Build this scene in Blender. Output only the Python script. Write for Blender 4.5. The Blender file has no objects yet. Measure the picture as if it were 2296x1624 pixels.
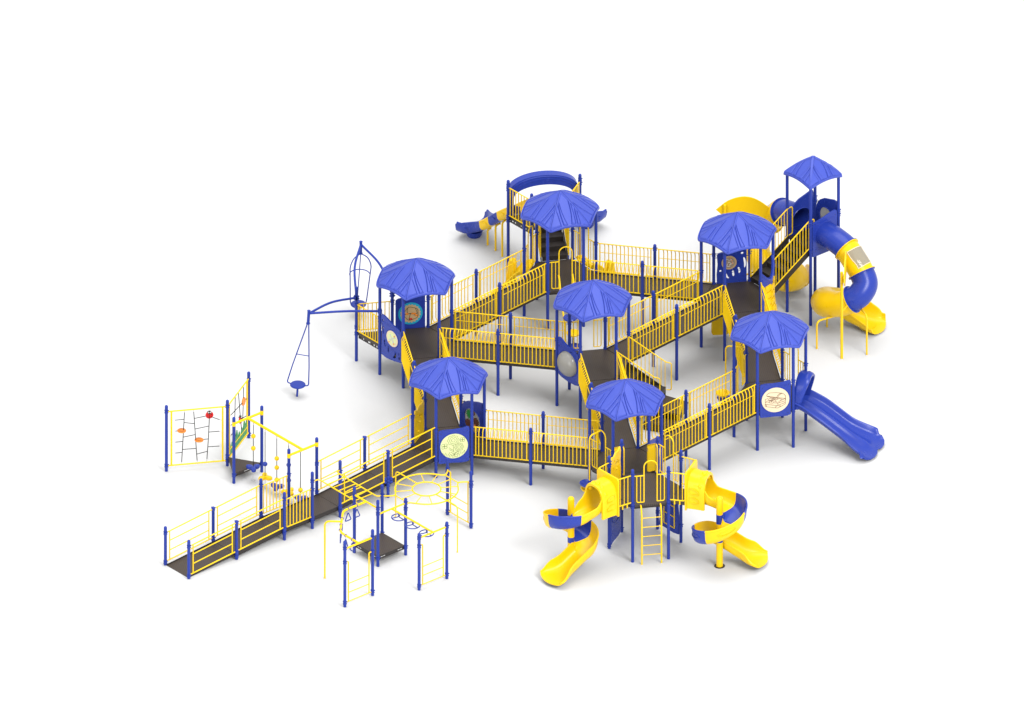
import bpy, math, random
from mathutils import Vector, Matrix
from mathutils.geometry import tessellate_polygon
random.seed(4)
C = bpy.context.scene.collection
Q, K, S = 0.4835, 0.8753, 120.0           # sine / cosine of the camera's pitch, scale


def V3(x, y=None, z=0.0):
    return Vector((x[0], x[1], z if len(x) < 3 else x[2])) if y is None else Vector((x, y, z))


def u(deg):
    a = math.radians(deg)
    return Vector((math.cos(a), math.sin(a), 0))


UP = Vector((0, 0, 1))


def G(fx, fy):
    """point of the ground seen at (fx, fy) of the 2296 px wide survey of the photograph"""
    return Vector(((fx - 1148) / 78.56, (812 - fy) / 37.98, 0))


# ------------------------------------------------------------------ materials
def srgb(r, g, b):
    return tuple(((c / 255) / 12.92 if c / 255 <= .04045 else ((c / 255 + .055) / 1.055) ** 2.4) for c in (r, g, b))


def material(name, col, rough=.4, spec=.5, metal=0, noise=.06, scale=6, bump=0, alpha=1, trans=0, coat=0, bscale=60):
    m = bpy.data.materials.new(name)
    m.use_nodes = True
    nt = m.node_tree
    b = nt.nodes['Principled BSDF']
    tc = nt.nodes.new('ShaderNodeTexCoord')
    nz = nt.nodes.new('ShaderNodeTexNoise')
    nz.inputs['Scale'].default_value = scale
    nz.inputs['Detail'].default_value = 4
    nt.links.new(tc.outputs['Object'], nz.inputs['Vector'])
    mx = nt.nodes.new('ShaderNodeMixRGB')
    mx.inputs[1].default_value = (*[c * (1 - noise) for c in col], 1)
    mx.inputs[2].default_value = (*[min(1, c * (1 + noise)) for c in col], 1)
    nt.links.new(nz.outputs['Fac'], mx.inputs[0])
    nt.links.new(mx.outputs[0], b.inputs['Base Color'])
    mr = nt.nodes.new('ShaderNodeMapRange')
    mr.inputs['To Min'].default_value = max(.02, rough - .06)
    mr.inputs['To Max'].default_value = rough + .06
    nt.links.new(nz.outputs['Fac'], mr.inputs['Value'])
    nt.links.new(mr.outputs[0], b.inputs['Roughness'])
    b.inputs['Specular IOR Level'].default_value = spec
    b.inputs['Metallic'].default_value = metal
    b.inputs['Alpha'].default_value = alpha
    b.inputs['Transmission Weight'].default_value = trans
    b.inputs['Coat Weight'].default_value = coat
    if bump:
        n2 = nt.nodes.new('ShaderNodeTexNoise')
        n2.inputs['Scale'].default_value = bscale
        nt.links.new(tc.outputs['Object'], n2.inputs['Vector'])
        bp = nt.nodes.new('ShaderNodeBump')
        bp.inputs['Strength'].default_value = bump
        bp.inputs['Distance'].default_value = .004
        nt.links.new(n2.outputs['Fac'], bp.inputs['Height'])
        nt.links.new(bp.outputs[0], b.inputs['Normal'])
    return m


def deck_material(name, col):
    """plastic coated perforated steel: brown grey with rows of small dark punched holes"""
    m = material(name, col, rough=.42, spec=.35, noise=.10, scale=2.2, bump=.25)
    nt = m.node_tree
    b = nt.nodes['Principled BSDF']
    tc = nt.nodes['Texture Coordinate']
    mp = nt.nodes.new('ShaderNodeMapping')
    mp.inputs['Rotation'].default_value = (0, 0, math.radians(-10))
    mp.inputs['Scale'].default_value = (18, 18, 0.001)
    nt.links.new(tc.outputs['Object'], mp.inputs['Vector'])
    vo = nt.nodes.new('ShaderNodeTexVoronoi')
    vo.inputs['Randomness'].default_value = 0
    vo.inputs['Scale'].default_value = 1
    nt.links.new(mp.outputs[0], vo.inputs['Vector'])
    cr = nt.nodes.new('ShaderNodeMapRange')
    cr.inputs['From Min'].default_value = .12
    cr.inputs['From Max'].default_value = .24
    cr.inputs['To Min'].default_value = .42
    cr.inputs['To Max'].default_value = 1
    nt.links.new(vo.outputs['Distance'], cr.inputs['Value'])
    mu = nt.nodes.new('ShaderNodeMixRGB')
    mu.blend_type = 'MULTIPLY'
    mu.inputs[0].default_value = 1
    old = b.inputs['Base Color'].links[0].from_socket
    nt.links.new(old, mu.inputs[1])
    nt.links.new(cr.outputs[0], mu.inputs[2])
    nt.links.new(mu.outputs[0], b.inputs['Base Color'])
    return m


BLUE = (.021, .046, .32)
M = dict(
    blue=material('blue_powder_coat', BLUE, .42, .25, noise=.04),
    bluep=material('blue_plastic', (.021, .048, .355), .26, .35, noise=.04, bump=.05),
    roof=material('blue_roof_plastic', (.053, .084, .46), .38, .35, noise=.04, bump=.12),
    yel=material('yellow_powder_coat', (.99, .64, .006), .42, .25, noise=.03),
    yelp=material('yellow_plastic', (.99, .615, .005), .30, .3, noise=.03, bump=.05),
    deck=deck_material('brown_coated_deck', (.062, .048, .041)),
    dark=material('brown_black_steel', (.030, .025, .023), .45, .35, noise=.12),
    rope=material('black_rope', (.012, .012, .012), .7, .2, bump=.4),
    steel=material('galvanised_steel', (.62, .62, .62), .35, .5, metal=.3),
    cream=material('cream_engraved_sheet', srgb(238, 220, 186), .5, .3),
    lime=material('pale_lime_sheet', srgb(226, 233, 172), .5, .3),
    tan=material('tan_sheet', srgb(205, 175, 130), .5, .3),
    brown=material('brown_engraving', srgb(112, 62, 36), .6, .2),
    olive=material('olive_engraving', srgb(120, 135, 70), .6, .2),
    cyan=material('cyan_sheet', srgb(40, 170, 205), .45, .3),
    orange=material('orange_plastic', srgb(245, 140, 40), .4, .4),
    red=material('red_plastic', srgb(215, 25, 25), .4, .4),
    green=material('green_plastic', srgb(30, 135, 60), .4, .4),
    maroon=material('maroon_plastic', srgb(105, 65, 55), .5, .3),
    taupe=material('taupe_sheet', srgb(165, 145, 128), .5, .3),
    white=material('white_plastic', srgb(240, 240, 236), .5, .3),
    glass=material('smoked_clear_plastic', (.34, .335, .31), .10, .5, alpha=.7, noise=.02),
    bubble=material('clear_bubble_plastic', (.40, .39, .36), .10, .5, alpha=.72, noise=.02),
    ground=material('white_studio_floor', (.70, .70, .70), .85, .1, noise=.004, scale=.3),
)


# ------------------------------------------------------------------ mesh builder
class MB:
    def __init__(s):
        s.v, s.f = [], []

    def add(s, vs, fs):
        o = len(s.v)
        s.v += [Vector(p) for p in vs]
        s.f += [tuple(i + o for i in f) for f in fs]
        return s

    def tube(s, path, r, n=8, closed=False, caps=True):
        path = [Vector(p) for p in path]
        q = [path[0]]
        for p in path[1:]:
            if (p - q[-1]).length > 1e-5:
                q.append(p)
        path = q
        m = len(path)
        tang = []
        for i in range(m):
            if closed:
                d = path[(i + 1) % m] - path[i - 1]
            else:
                d = path[min(i + 1, m - 1)] - path[max(i - 1, 0)]
            tang.append(d.normalized())
        ref = UP if abs(tang[0].z) < .9 else Vector((1, 0, 0))
        nrm = (ref - tang[0] * ref.dot(tang[0])).normalized()
        vs, fs = [], []
        for i in range(m):
            nrm = nrm - tang[i] * nrm.dot(tang[i])
            nrm.normalize()
            bn = tang[i].cross(nrm)
            rr = r[i] if isinstance(r, (list, tuple)) else r
            for k in range(n):
                a = 2 * math.pi * k / n
                vs.append(path[i] + nrm * math.cos(a) * rr + bn * math.sin(a) * rr)
        for i in range(m if closed else m - 1):
            j = (i + 1) % m
            for k in range(n):
                l = (k + 1) % n
                fs.append((i * n + k, i * n + l, j * n + l, j * n + k))
        if caps and not closed:
            fs.append(tuple(reversed(range(n))))
            fs.append(tuple((m - 1) * n + k for k in range(n)))
        return s.add(vs, fs)

    def cyl(s, a, b, r, n=12, caps=True):
        return s.tube([a, b], r, n, caps=caps)

    def lathe(s, c, prof, n=20, ax=UP):
        c = Vector(c)
        ax = Vector(ax).normalized()
        ref = Vector((1, 0, 0)) if abs(ax.x) < .8 else Vector((0, 1, 0))
        e1 = (ref - ax * ref.dot(ax)).normalized()
        e2 = ax.cross(e1)
        vs, fs = [], []
        for (r, z) in prof:
            for k in range(n):
                a = 2 * math.pi * k / n
                vs.append(c + ax * z + e1 * r * math.cos(a) + e2 * r * math.sin(a))
        for i in range(len(prof) - 1):
            for k in range(n):
                l = (k + 1) % n
                fs.append((i * n + k, i * n + l, (i + 1) * n + l, (i + 1) * n + k))
        if prof[0][0] > 1e-6:
            fs.append(tuple(reversed(range(n))))
        if prof[-1][0] > 1e-6:
            fs.append(tuple((len(prof) - 1) * n + k for k in range(n)))
        return s.add(vs, fs)

    def ball(s, c, r, n=14, sq=1):
        return s.lathe(c, [(max(1e-4, r * math.sin(math.pi * i / 9)), -r * sq * math.cos(math.pi * i / 9)) for i in range(10)], n)

    def box(s, c, ax, ay, az):
        c, ax, ay, az = map(Vector, (c, ax, ay, az))
        vs = [c + ax * i + ay * j + az * k for i in (-1, 1) for j in (-1, 1) for k in (-1, 1)]
        return s.add(vs, [(0, 1, 3, 2), (4, 6, 7, 5), (0, 4, 5, 1), (2, 3, 7, 6), (0, 2, 6, 4), (1, 5, 7, 3)])

    def prism(s, loops, fn, thick):
        """loops: outer outline and holes in 2D; fn(x, y, d) -> world; closed solid between d=0 and d=thick"""
        L3 = [[Vector((p[0], p[1], 0)) for p in l] for l in loops]
        tris = tessellate_polygon(L3)
        flat = [p for l in loops for p in l]
        n = len(flat)
        vs = [fn(p[0], p[1], 0) for p in flat] + [fn(p[0], p[1], thick) for p in flat]
        fs = [tuple(t) for t in tris] + [tuple(i + n for i in reversed(t)) for t in tris]
        o = 0
        for l in loops:
            m = len(l)
            for i in range(m):
                j = (i + 1) % m
                fs.append((o + i, o + j, n + o + j, n + o + i))
            o += m
        return s.add(vs, fs)

    def loft(s, secs, caps=True, closed=False):
        n = len(secs[0])
        vs = [p for q in secs for p in q]
        fs = []
        m = len(secs)
        for i in range(m if closed else m - 1):
            j = (i + 1) % m
            for k in range(n):
                l = (k + 1) % n
                fs.append((i * n + k, i * n + l, j * n + l, j * n + k))
        if caps and not closed:
            fs.append(tuple(reversed(range(n))))
            fs.append(tuple((m - 1) * n + k for k in range(n)))
        return s.add(vs, fs)

    def grid(s, rows):
        n = len(rows[0])
        fs = [(i * n + k, i * n + k + 1, (i + 1) * n + k + 1, (i + 1) * n + k) for i in range(len(rows) - 1) for k in range(n - 1)]
        return s.add([p for r in rows for p in r], fs)

    def mesh(s, name, mat, off=Vector((0, 0, 0)), ang=38):
        me = bpy.data.meshes.new(name)
        me.from_pydata([tuple(p - off) for p in s.v], [], s.f)
        import bmesh
        bm = bmesh.new()
        bm.from_mesh(me)
        bmesh.ops.recalc_face_normals(bm, faces=bm.faces)
        bm.to_mesh(me)
        bm.free()
        me.polygons.foreach_set('use_smooth', [True] * len(me.polygons))
        me.set_sharp_from_angle(angle=math.radians(ang))
        me.materials.append(mat)
        me.update()
        return me


def thing(name, label, cat, loc, group=None):
    o = bpy.data.objects.new(name, None)
    o.empty_display_size = .2
    C.objects.link(o)
    o.location = loc
    o['label'] = label
    o['category'] = cat
    if group:
        o['group'] = group
    return o


def wloc(o):
    p = Vector((0, 0, 0))
    while o:
        p += o.location
        o = o.parent
    return p


def part(par, name, mb, mat, bevel=0, label=None, ang=38):
    o = bpy.data.objects.new(name, mb.mesh(name, M[mat], wloc(par), ang))
    C.objects.link(o)
    o.parent = par
    if bevel:
        b = o.modifiers.new('bevel', 'BEVEL')
        b.width = bevel
        b.segments = 2
        b.limit_method = 'ANGLE'
        b.angle_limit = math.radians(50)
    if label:
        o['label'] = label
    return o


def single(name, mb, mat, label, cat, loc, group=None):
    o = bpy.data.objects.new(name, mb.mesh(name, M[mat], Vector(loc)))
    C.objects.link(o)
    o.location = loc
    o['label'] = label
    o['category'] = cat
    if group:
        o['group'] = group
    return o


def copy_thing(root, loc, rotz, label):
    def cp(o, par):
        c = o.copy()
        C.objects.link(c)
        c.parent = par
        for ch in [k for k in bpy.data.objects if k.parent == o]:
            cp(ch, c)
        return c
    r = cp(root, None)
    r.location = loc
    r.rotation_euler = (0, 0, math.radians(rotz))
    r['label'] = label
    return r


def fillet(pts, r, n=6):
    """polyline with rounded corners"""
    pts = [Vector(p) for p in pts]
    out = [pts[0]]
    for a, b, c in zip(pts, pts[1:], pts[2:]):
        d1, d2 = (a - b), (c - b)
        k = min(r, d1.length * .49, d2.length * .49)
        p, q = b + d1.normalized() * k, b + d2.normalized() * k
        for i in range(n + 1):
            t = i / n
            out.append(p * (1 - t) ** 2 + b * 2 * t * (1 - t) + q * t * t)
    out.append(pts[-1])
    return out


def spline(pts, n=10):
    pts = [Vector(p) for p in pts]
    q = [pts[0] * 2 - pts[1]] + pts + [pts[-1] * 2 - pts[-2]]
    out = []
    for i in range(1, len(q) - 2):
        p0, p1, p2, p3 = q[i - 1:i + 3]
        for k in range(n):
            t = k / n
            out.append(.5 * ((2 * p1) + (p2 - p0) * t + (2 * p0 - 5 * p1 + 4 * p2 - p3) * t * t + (3 * p1 - p0 - 3 * p2 + p3) * t ** 3))
    out.append(pts[-1])
    return out


def ring(c, r, ax=UP, n=32):
    ax = Vector(ax).normalized()
    ref = Vector((1, 0, 0)) if abs(ax.x) < .8 else Vector((0, 1, 0))
    e1 = (ref - ax * ref.dot(ax)).normalized()
    e2 = ax.cross(e1)
    return [Vector(c) + e1 * r * math.cos(2 * math.pi * i / n) + e2 * r * math.sin(2 * math.pi * i / n) for i in range(n)]


def circle2(cx, cz, r, n=28, rz=None):
    rz = rz or r
    return [(cx + r * math.cos(2 * math.pi * i / n), cz + rz * math.sin(2 * math.pi * i / n)) for i in range(n)]


class Fr:
    """frame standing on an edge: x along it (to the right seen from outside), y outward, z up"""
    def __init__(s, o, n):
        s.o, s.n, s.t = Vector((o[0], o[1], 0)), u(n), u(n + 90)

    def P(s, x, y, z):
        return s.o + s.t * x + s.n * y + UP * z


HR = 1.04                                    # hexagon radius = side
AP = HR * math.cos(math.pi / 6)


def hv(c, a):
    return c + u(a) * HR


def edge(c, n):
    return Fr(c + u(n) * AP, n)


# ------------------------------------------------------------------ posts, railings
def post_mb(p, z0, z1, collars=(), r=.045, cap=True, mb=None):
    mb = mb or MB()
    p = V3(p[0], p[1])
    prof = [(r, z0)]
    if cap:
        prof += [(r, z1 - .16), (r * 1.06, z1 - .155), (r * 1.06, z1 - .045), (r * .92, z1 - .022), (r * .6, z1 - .006), (1e-4, z1)]
    else:
        prof += [(r, z1)]
    mb.lathe(p, prof, 16)
    for z in collars:
        mb.lathe(p + UP * z, [(r * 1.02, -.042), (r * 1.34, -.04), (r * 1.34, -.028), (r * 1.14, -.02), (r * 1.14, .02), (r * 1.34, .028), (r * 1.34, .04), (r * 1.02, .042)], 16)
        for a in (10, 130, 250):
            mb.box(p + UP * (z + .03) + u(a) * r * 1.4, u(a) * .012, u(a + 90) * .010, UP * .012)
    return mb


def post(par, p, z0, z1, collars=(), cap=True):
    return part(par, 'post', post_mb(p, z0, z1, collars, cap=cap), 'blue')


def cage_railing(par, a, b, out, zb=.03, zt=.95, sp=.112):
    """ramp guard: pickets bowed outward, hooked back to a top and a bottom rail"""
    mb = MB()
    d = (b - a)
    L = V3(d.x, d.y).length
    ra, rb = a + d * (.06 / L), b - d * (.06 / L)
    for z in (zb, zt):
        mb.tube([ra + UP * z, rb + UP * z], .0165, 8)
    o = out * .085
    n = max(3, int((L - .24) / sp))
    mb.tube([a + d * (.13 / L) + o * .25 + UP * (zb + .62), b - d * (.13 / L) + o * .25 + UP * (zb + .62)], .011, 6)
    for i in range(n + 1):
        t = (.12 + (L - .24) * i / n) / L
        p = a + d * t
        if i in (0, n):
            mb.box(p + UP * ((zb + zt) / 2), d.normalized() * .014, out * .014, UP * ((zt - zb) / 2))
        else:
            path = fillet([p + UP * (zb + .005), p + o + UP * (zb + .05), p + o + UP * (zt - .10), p + UP * (zt + .008)], .07, 4)
            mb.tube(path, .0140, 6)
    return part(par, 'railing', mb, 'yel')


def bar_railing(par, a, b, zb=.08, zt=.98, sp=.115, name='railing', r=.0140, gap=.09, down=None):
    mb = MB()
    d = b - a
    L = V3(d.x, d.y).length
    ra, rb = a + d * (.045 / L), b - d * (.045 / L)
    for z in (zb, zt):
        mb.tube([ra + UP * z, rb + UP * z], .0165, 8)
    n = max(2, int(round((L - 2 * gap) / sp)))
    for i in range(n + 1):
        p = a + d * ((gap + (L - 2 * gap) * i / n) / L)
        mb.tube([p + UP * zb, p + UP * zt], r, 6)
    return part(par, name, mb, 'yel')


def pipe_railing(par, a, b):
    mb = MB()
    d = b - a
    L = V3(d.x, d.y).length
    at = lambda s, z: a + d * (s / L) + UP * z
    for z in (.11, 1.04):
        mb.tube([at(.045, z), at(L - .045, z)], .0185, 8)
    for z in (.42, .73):
        mb.tube([at(.16, z), at(L - .16, z)], .0155, 8)
    for s in (.16, L - .16):
        mb.tube([at(s, .11), at(s, 1.04)], .0175, 8)
    return part(par, 'railing', mb, 'yel')


def arch_rail(par, E, zd, hoop=.19, w=.52):
    """guard with an open hooped doorway in the middle"""
    mb = MB()
    zt, zb = zd + .95, zd + .09
    P = lambda x, z: E.P(x, 0, z)
    leg = [P(-hoop, zb)] + [P(-hoop, zd + 1.23)] + [P(-hoop * math.cos(a), zd + 1.23 + .19 * math.sin(a)) for a in [math.pi * i / 10 for i in range(1, 10)]] + [P(hoop, zd + 1.23), P(hoop, zb)]
    mb.tube(leg, .0175, 8)
    for s in (-1, 1):
        mb.tube([P(s * (w - .045), zt), P(s * hoop, zt)], .0165, 8)
        mb.tube(fillet([P(s * (w - .12), zt), P(s * (w - .12), zb), P(s * hoop, zb)], .06), .0145, 8)
        mb.tube([P(s * (w - .23), zb), P(s * (w - .23), zt)], .0115, 6)
    return part(par, 'arch_rail', mb, 'yel')


# ------------------------------------------------------------------ play panels
PANEL = [(-.45, -.16), (-.40, -.175), (.10, -.165), (.40, -.15), (.45, -.12), (.45, .93), (.43, .975), (.37, .985), (.28, .955), (.15, .935), (-.1, .915), (-.3, .905), (-.42, .90), (-.45, .87)]


def panel(par, E, zd, outline=PANEL, holes=(), mat='bluep', d=.045, y=-.022, name='play_panel', bolts=True, rim=None):
    mb = MB()
    mb.prism([outline] + [list(h) for h in holes], lambda x, z, t: E.P(x, y + t, zd + z), d)
    o = part(par, name, mb, mat, bevel=.012)
    if rim:                                                    # moulded ring round the round sheet
        cx, cz, r = rim
        b = MB()
        for yy in (y + d, y):
            b.tube([E.P(cx + r * math.cos(a), yy, zd + cz + r * math.sin(a)) for a in [2 * math.pi * i / 40 for i in range(40)]], .016, 6, closed=True)
        for k in (-1, 1):                                      # raised leaf lines above and below the ring
            for rr in (.07, .12):
                b.tube([E.P(cx + x, y + d, zd + cz + k * (r + rr - .28 * (x * k * .4 + x * x))) for x in [-.36 + .06 * i for i in range(13)]], .008, 5)
        part(o, 'moulding', b, mat)
    if bolts:
        b = MB()
        for (x, z) in ((-.38, .80), (.38, .86), (-.36, -.08), (.36, -.06)):
            b.cyl(E.P(x, y - .004, zd + z), E.P(x, y + d + .004, zd + z), .013, 8)
        part(o, 'bolt', b, 'dark')
    return o


def arms(par, E, zd, w=.52):
    """short clamps that tie a panel to its two posts"""
    for s in (-1, 1):
        for z in (zd + .02, zd + .83):
            part(par, 'clamp', MB().cyl(E.P(s * (w - .02), 0, z), E.P(s * .43, 0, z), .012, 6), 'blue')


def sheet(pan, E, zd, c, r, mat, y, t=.01, name='round_sheet', n=44):
    mb = MB()
    mb.prism([circle2(c[0], c[1], r, n)], lambda x, z, k: E.P(x, y + k, zd + z), t)
    return part(pan, name, mb, mat)


def lines(pan, E, zd, c, r, polys, mat, y, w=.006, name='line_drawing'):
    mb = MB()
    for p in polys:
        mb.tube([E.P(c[0] + a * r, y, zd + c[1] + b * r) for a, b in p], w, 5)
    return part(pan, name, mb, mat)


def wavy(cx, cy, r, k=8, amp=.10, n=64):
    return [(cx + r * (1 + amp * math.cos(k * a)) * math.cos(a), cy + r * (1 + amp * math.cos(k * a)) * math.sin(a)) for a in [2 * math.pi * i / n for i in range(n + 1)]]


def gear(cx, cz, r, teeth, n=4, depth=.22):
    pts = []
    for i in range(teeth):
        for k, rr in ((0, 1 - depth), (.25, 1 - depth), (.4, 1), (.75, 1), (.9, 1 - depth)):
            a = 2 * math.pi * (i + k) / teeth
            pts.append((cx + r * rr * math.cos(a), cz + r * rr * math.sin(a)))
    return pts


def slot(cx, cz, L, w, ang, bend=0, n=8):
    """rounded slot outline, slightly bent"""
    a = math.radians(ang)
    dx, dz = math.cos(a), math.sin(a)
    left, right = [], []
    for i in range(n + 1):
        t = i / n * 2 - 1
        k = w * math.sqrt(max(0.02, 1 - t ** 4)) / 2
        ox, oz = -dz * bend * (1 - t * t), dx * bend * (1 - t * t)
        px, pz = cx + dx * t * L / 2 + ox, cz + dz * t * L / 2 + oz
        left.append((px - dz * k, pz + dx * k))
        right.append((px + dz * k, pz - dx * k))
    return left + right[::-1]


# ------------------------------------------------------------------ roofs
def sm(a, b, x):
    t = min(1, max(0, (x - a) / (b - a)))
    return t * t * (3 - 2 * t)


def roof_mesh(name, ns, R, H, arch, phase, NS=130, NT=84, bulge=.28):
    mb = MB()
    side = 2 * R * math.sin(math.pi / ns)
    def bd(t, t0, se):
        return se * ((t - t0) / (1 - t0)) ** .46 if t > t0 else 0
    RH = .026
    def relief(s, t):
        w = t * side
        h = 0
        e = .010
        def under(x, b):
            return min(1, max(0, (b - x) * w / e + .5)) if b > 0 else 0
        lft, rgt = s, 1 - s
        h += under(lft, bd(t, .53, .29)) * RH
        h += (under(lft, bd(t, .27, .45)) - under(lft, bd(t, .34, .36))) * RH
        h += (under(rgt, bd(t, .27, .46)) - under(rgt, bd(t, .35, .36))) * RH
        h += (under(rgt, bd(t, .51, .31)) - under(rgt, bd(t, .57, .23))) * RH
        g = 0
        for x, t0, se in ((lft, .53, .29), (lft, .27, .45), (lft, .34, .36), (rgt, .27, .46), (rgt, .35, .36), (rgt, .51, .31), (rgt, .57, .23)):
            if t > t0:
                sl = w * (bd(t + .008, t0, se) - bd(max(t - .008, t0), t0, se)) / (.016 * R)
                g = max(g, math.exp(-((x - bd(t, t0, se)) * w / math.sqrt(1 + sl * sl) / .0085) ** 2))
        end = sm(.945, .96, t)
        h = (h - .034 * g) * (1 - end)
        if h > .01:
            pass
        h -= .03 * math.exp(-((t - .962) / .008) ** 2) * (1 if .06 < s < .94 else 0)
        edge_d = min(s, 1 - s) * w
        rib = 1 - sm(.035, .055, edge_d)
        h = h * (1 - rib) + .022 * rib
        h -= .026 * (1 - sm(.005, .012, edge_d))
        h += .012 * sm(.975, .99, t)
        return h
    svals = sorted(set([0, .004, .012, .022, .034, .046, 1 - .046, 1 - .034, 1 - .022, 1 - .012, 1 - .004, 1] + [i / NS for i in range(3, NS - 2)]))
    tv = [0.0001] + [i / NT for i in range(1, NT)] + [.985, 1.0]
    tv = sorted(set(tv))
    for k in range(ns):
        A, B = u(phase + 360 / ns * k) * R, u(phase + 360 / ns * (k + 1)) * R
        def base(s, t):
            p = (A * (1 - s) + B * s)
            rr = 1 - .05 * (1 - 4 * s * (1 - s)) ** 4      # softened corners
            p = p * t * (1 - (1 - rr) * sm(.9, 1, t))
            z = H * (1 - ((1 - bulge) * t + bulge * t * t)) + arch * 4 * s * (1 - s) * t ** 3
            return p + UP * z
        rows = [[base(s, t) + UP * relief(s, t) for s in svals] for t in tv]
        out = 1.012
        lo = []
        for dz, sc in ((-.012, 1.010), (-.035, 1.012), (-.055, 1.0), (-.05, .97)):
            lo.append([Vector((base(s, 1).x * sc, base(s, 1).y * sc, base(s, 1).z + dz)) for s in svals])
        lo += [[base(s, t) - UP * .035 for s in svals] for t in (.9, .6, .3, .02)]
        mb.grid(rows + lo)
        for s0, t0 in ((.12, .86),):
            c = base(s0, t0) + UP * .012
            n = (base(s0, t0) - base(s0, t0 - .05)).cross(base(s0 + .05, t0) - base(s0, t0)).normalized()
            if n.z < 0:
                n = -n
            mb.tube(ring(c, .045, n, 16), .007, 5, closed=True)
            mb.tube(ring(c, .02, n, 10), .005, 5, closed=True)
    me = mb.mesh(name, M['roof'], ang=32)
    import bmesh
    bm = bmesh.new()
    bm.from_mesh(me)
    bmesh.ops.remove_doubles(bm, verts=bm.verts, dist=.0008)
    bmesh.ops.recalc_face_normals(bm, faces=bm.faces)
    bm.to_mesh(me)
    bm.free()
    me.polygons.foreach_set('use_smooth', [True] * len(me.polygons))
    me.set_sharp_from_angle(angle=math.radians(32))
    return me


HEX_ROOF = roof_mesh('hex_roof', 6, 1.205, .70, .115, 16.5)

# ------------------------------------------------------------------ layout
DD = 5.378
d1, d2, d3 = u(-20) * DD, u(40) * DD, u(100) * DD
T5 = Vector((-1.814, -5.845, 0))
T6 = T5 + d1
T2 = T5 + d3
T4 = T2 + d1
T1 = T2 + d2
T3 = T4 + d2
T7 = T6 + d2
Z = .305
ZD = {5: 2 * Z, 2: 3 * Z, 6: 3 * Z, 1: 4 * Z, 4: 4 * Z, 7: 4 * Z, 3: 5 * Z}
CEN = {1: T1, 2: T2, 3: T3, 4: T4, 5: T5, 6: T6, 7: T7}
TL = {1: 'blue hex-roofed tower at the back, in front of the arched hood, with steep dark stairs',
      2: 'blue hex-roofed tower on the left with two hanging swing arms and a cyan-ringed panel',
      3: 'blue hex-roofed tower whose stairs climb to the square-roofed tower',
      4: 'blue hex-roofed tower in the middle with the big clear bubble panel',
      5: 'blue hex-roofed tower with the lime flower panel, at the top of the pipe-railed ramp',
      6: 'blue hex-roofed tower directly behind the deck with two spiral slides',
      7: 'blue hex-roofed tower with the treasure chest panel and the wide blue slide'}
TW = {}


def hex_deck(par, c, zd, mat='deck'):
    mb = MB()
    pts = [tuple((u(a) * 1.032)[:2]) for a in range(10, 370, 60)]
    mb.prism([pts], lambda x, y, t: c + V3(x, y, zd - .055 + t), .055)
    o = part(par, 'deck', mb, mat)
    mb = MB()
    for a in range(-20, 340, 60):                      # folded skirt with slots
        E = edge(c, a)
        mb.box(E.P(0, -.045, zd - .075), E.t * .46, E.n * .008, UP * .055)
    part(o, 'skirt', mb, 'dark')
    return o


for i, c in CEN.items():
    zd = ZD[i]
    t = thing('play_tower', TL[i], 'play tower', c, 'hexagonal play towers with blue roofs')
    TW[i] = t
    hex_deck(t, c, zd)
    ro = bpy.data.objects.new('hex_roof', HEX_ROOF)
    C.objects.link(ro)
    ro.parent = t
    ro.location = (0, 0, zd + 2.05)
    for a in range(10, 370, 60):
        post(t, hv(c, a), 0, zd + 2.13, (zd - .03, zd + .93), cap=False)

# ---- panels of each tower
t, c, zd = TW[5], T5, ZD[5]
E = edge(c, -80)
arms(t, E, zd)
pn = panel(t, E, zd, rim=(0, .385, .415))
sheet(pn, E, zd, (0, .385), .40, 'lime', .022, .008)
DR = []
for cx, cy, r in ((-.06, .47, .40), (.36, -.11, .31)):
    DR += [wavy(cx, cy, r), wavy(cx, cy, r * .68, 8, .08), wavy(cx, cy, r * .34, 8, .03)]
for cx, cy, k in ((-.70, .02, 1), (.60, .46, .85)):
    for ax_, ay_ in ((-.1, .1), (.1, .12), (-.09, -.1), (.1, -.08)):
        DR.append(wavy(cx + ax_ * k, cy + ay_ * k, .1 * k, 3, .08, 20))
    DR.append([(cx - .12 * k, cy), (cx + .14 * k, cy + .02)])
DR += [[(-.07, .08), (-.03, -.3), (0, -.72)], [(.3, -.4), (.1, -.6), (0, -.75)],
       [(-.03, -.35), (-.2, -.25), (-.36, -.08), (-.3, -.3), (-.1, -.42), (-.03, -.42)], [(0, -.7), (-.2, -.48), (-.38, -.5), (-.25, -.68), (0, -.78)],
       [(0, -.7), (.14, -.5), (.34, -.48), (.25, -.64), (0, -.78)],
       [(-.84, -.5), (-.66, -.72), (-.62, -.5), (-.5, -.8), (-.42, -.58), (-.3, -.88), (-.2, -.72), (-.1, -.92), (.1, -.86), (.22, -.9), (.3, -.6), (.38, -.8), (.5, -.45), (.56, -.7), (.78, -.38), (.72, -.62)]]
lines(pn, E, zd, (0, .385), .40, DR, 'olive', .031, .005)
E = edge(c, 40)
arms(t, E, zd)
RNDP = [(.45 * x, z) for x, z in ((-1, -.12), (-.75, -.18), (0, -.19), (.75, -.15), (1, -.08))] + [(.48, .2), (.49, .45), (.46, .70), (.38, .85), (.2, .95), (-.02, 1.02), (-.25, 1.10), (-.42, 1.13), (-.45, 1.08)]
pn = panel(t, E, zd, RNDP, [circle2(0, .40, .36)], rim=(0, .40, .375))
for (x, z, r, k, m) in ((.10, .56, .15, 12, 'green'), (-.17, .42, .13, 10, 'maroon'), (.16, .24, .14, 12, 'maroon'), (-.14, .18, .12, 12, 'tan'), (-.05, .66, .08, 9, 'maroon')):
    mb = MB().prism([gear(x, z, r, k)], lambda X, Zz, k_: E.P(X, -.03 + k_, zd + Zz), .018)
    g_ = part(pn, 'gear', mb, m)
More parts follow.
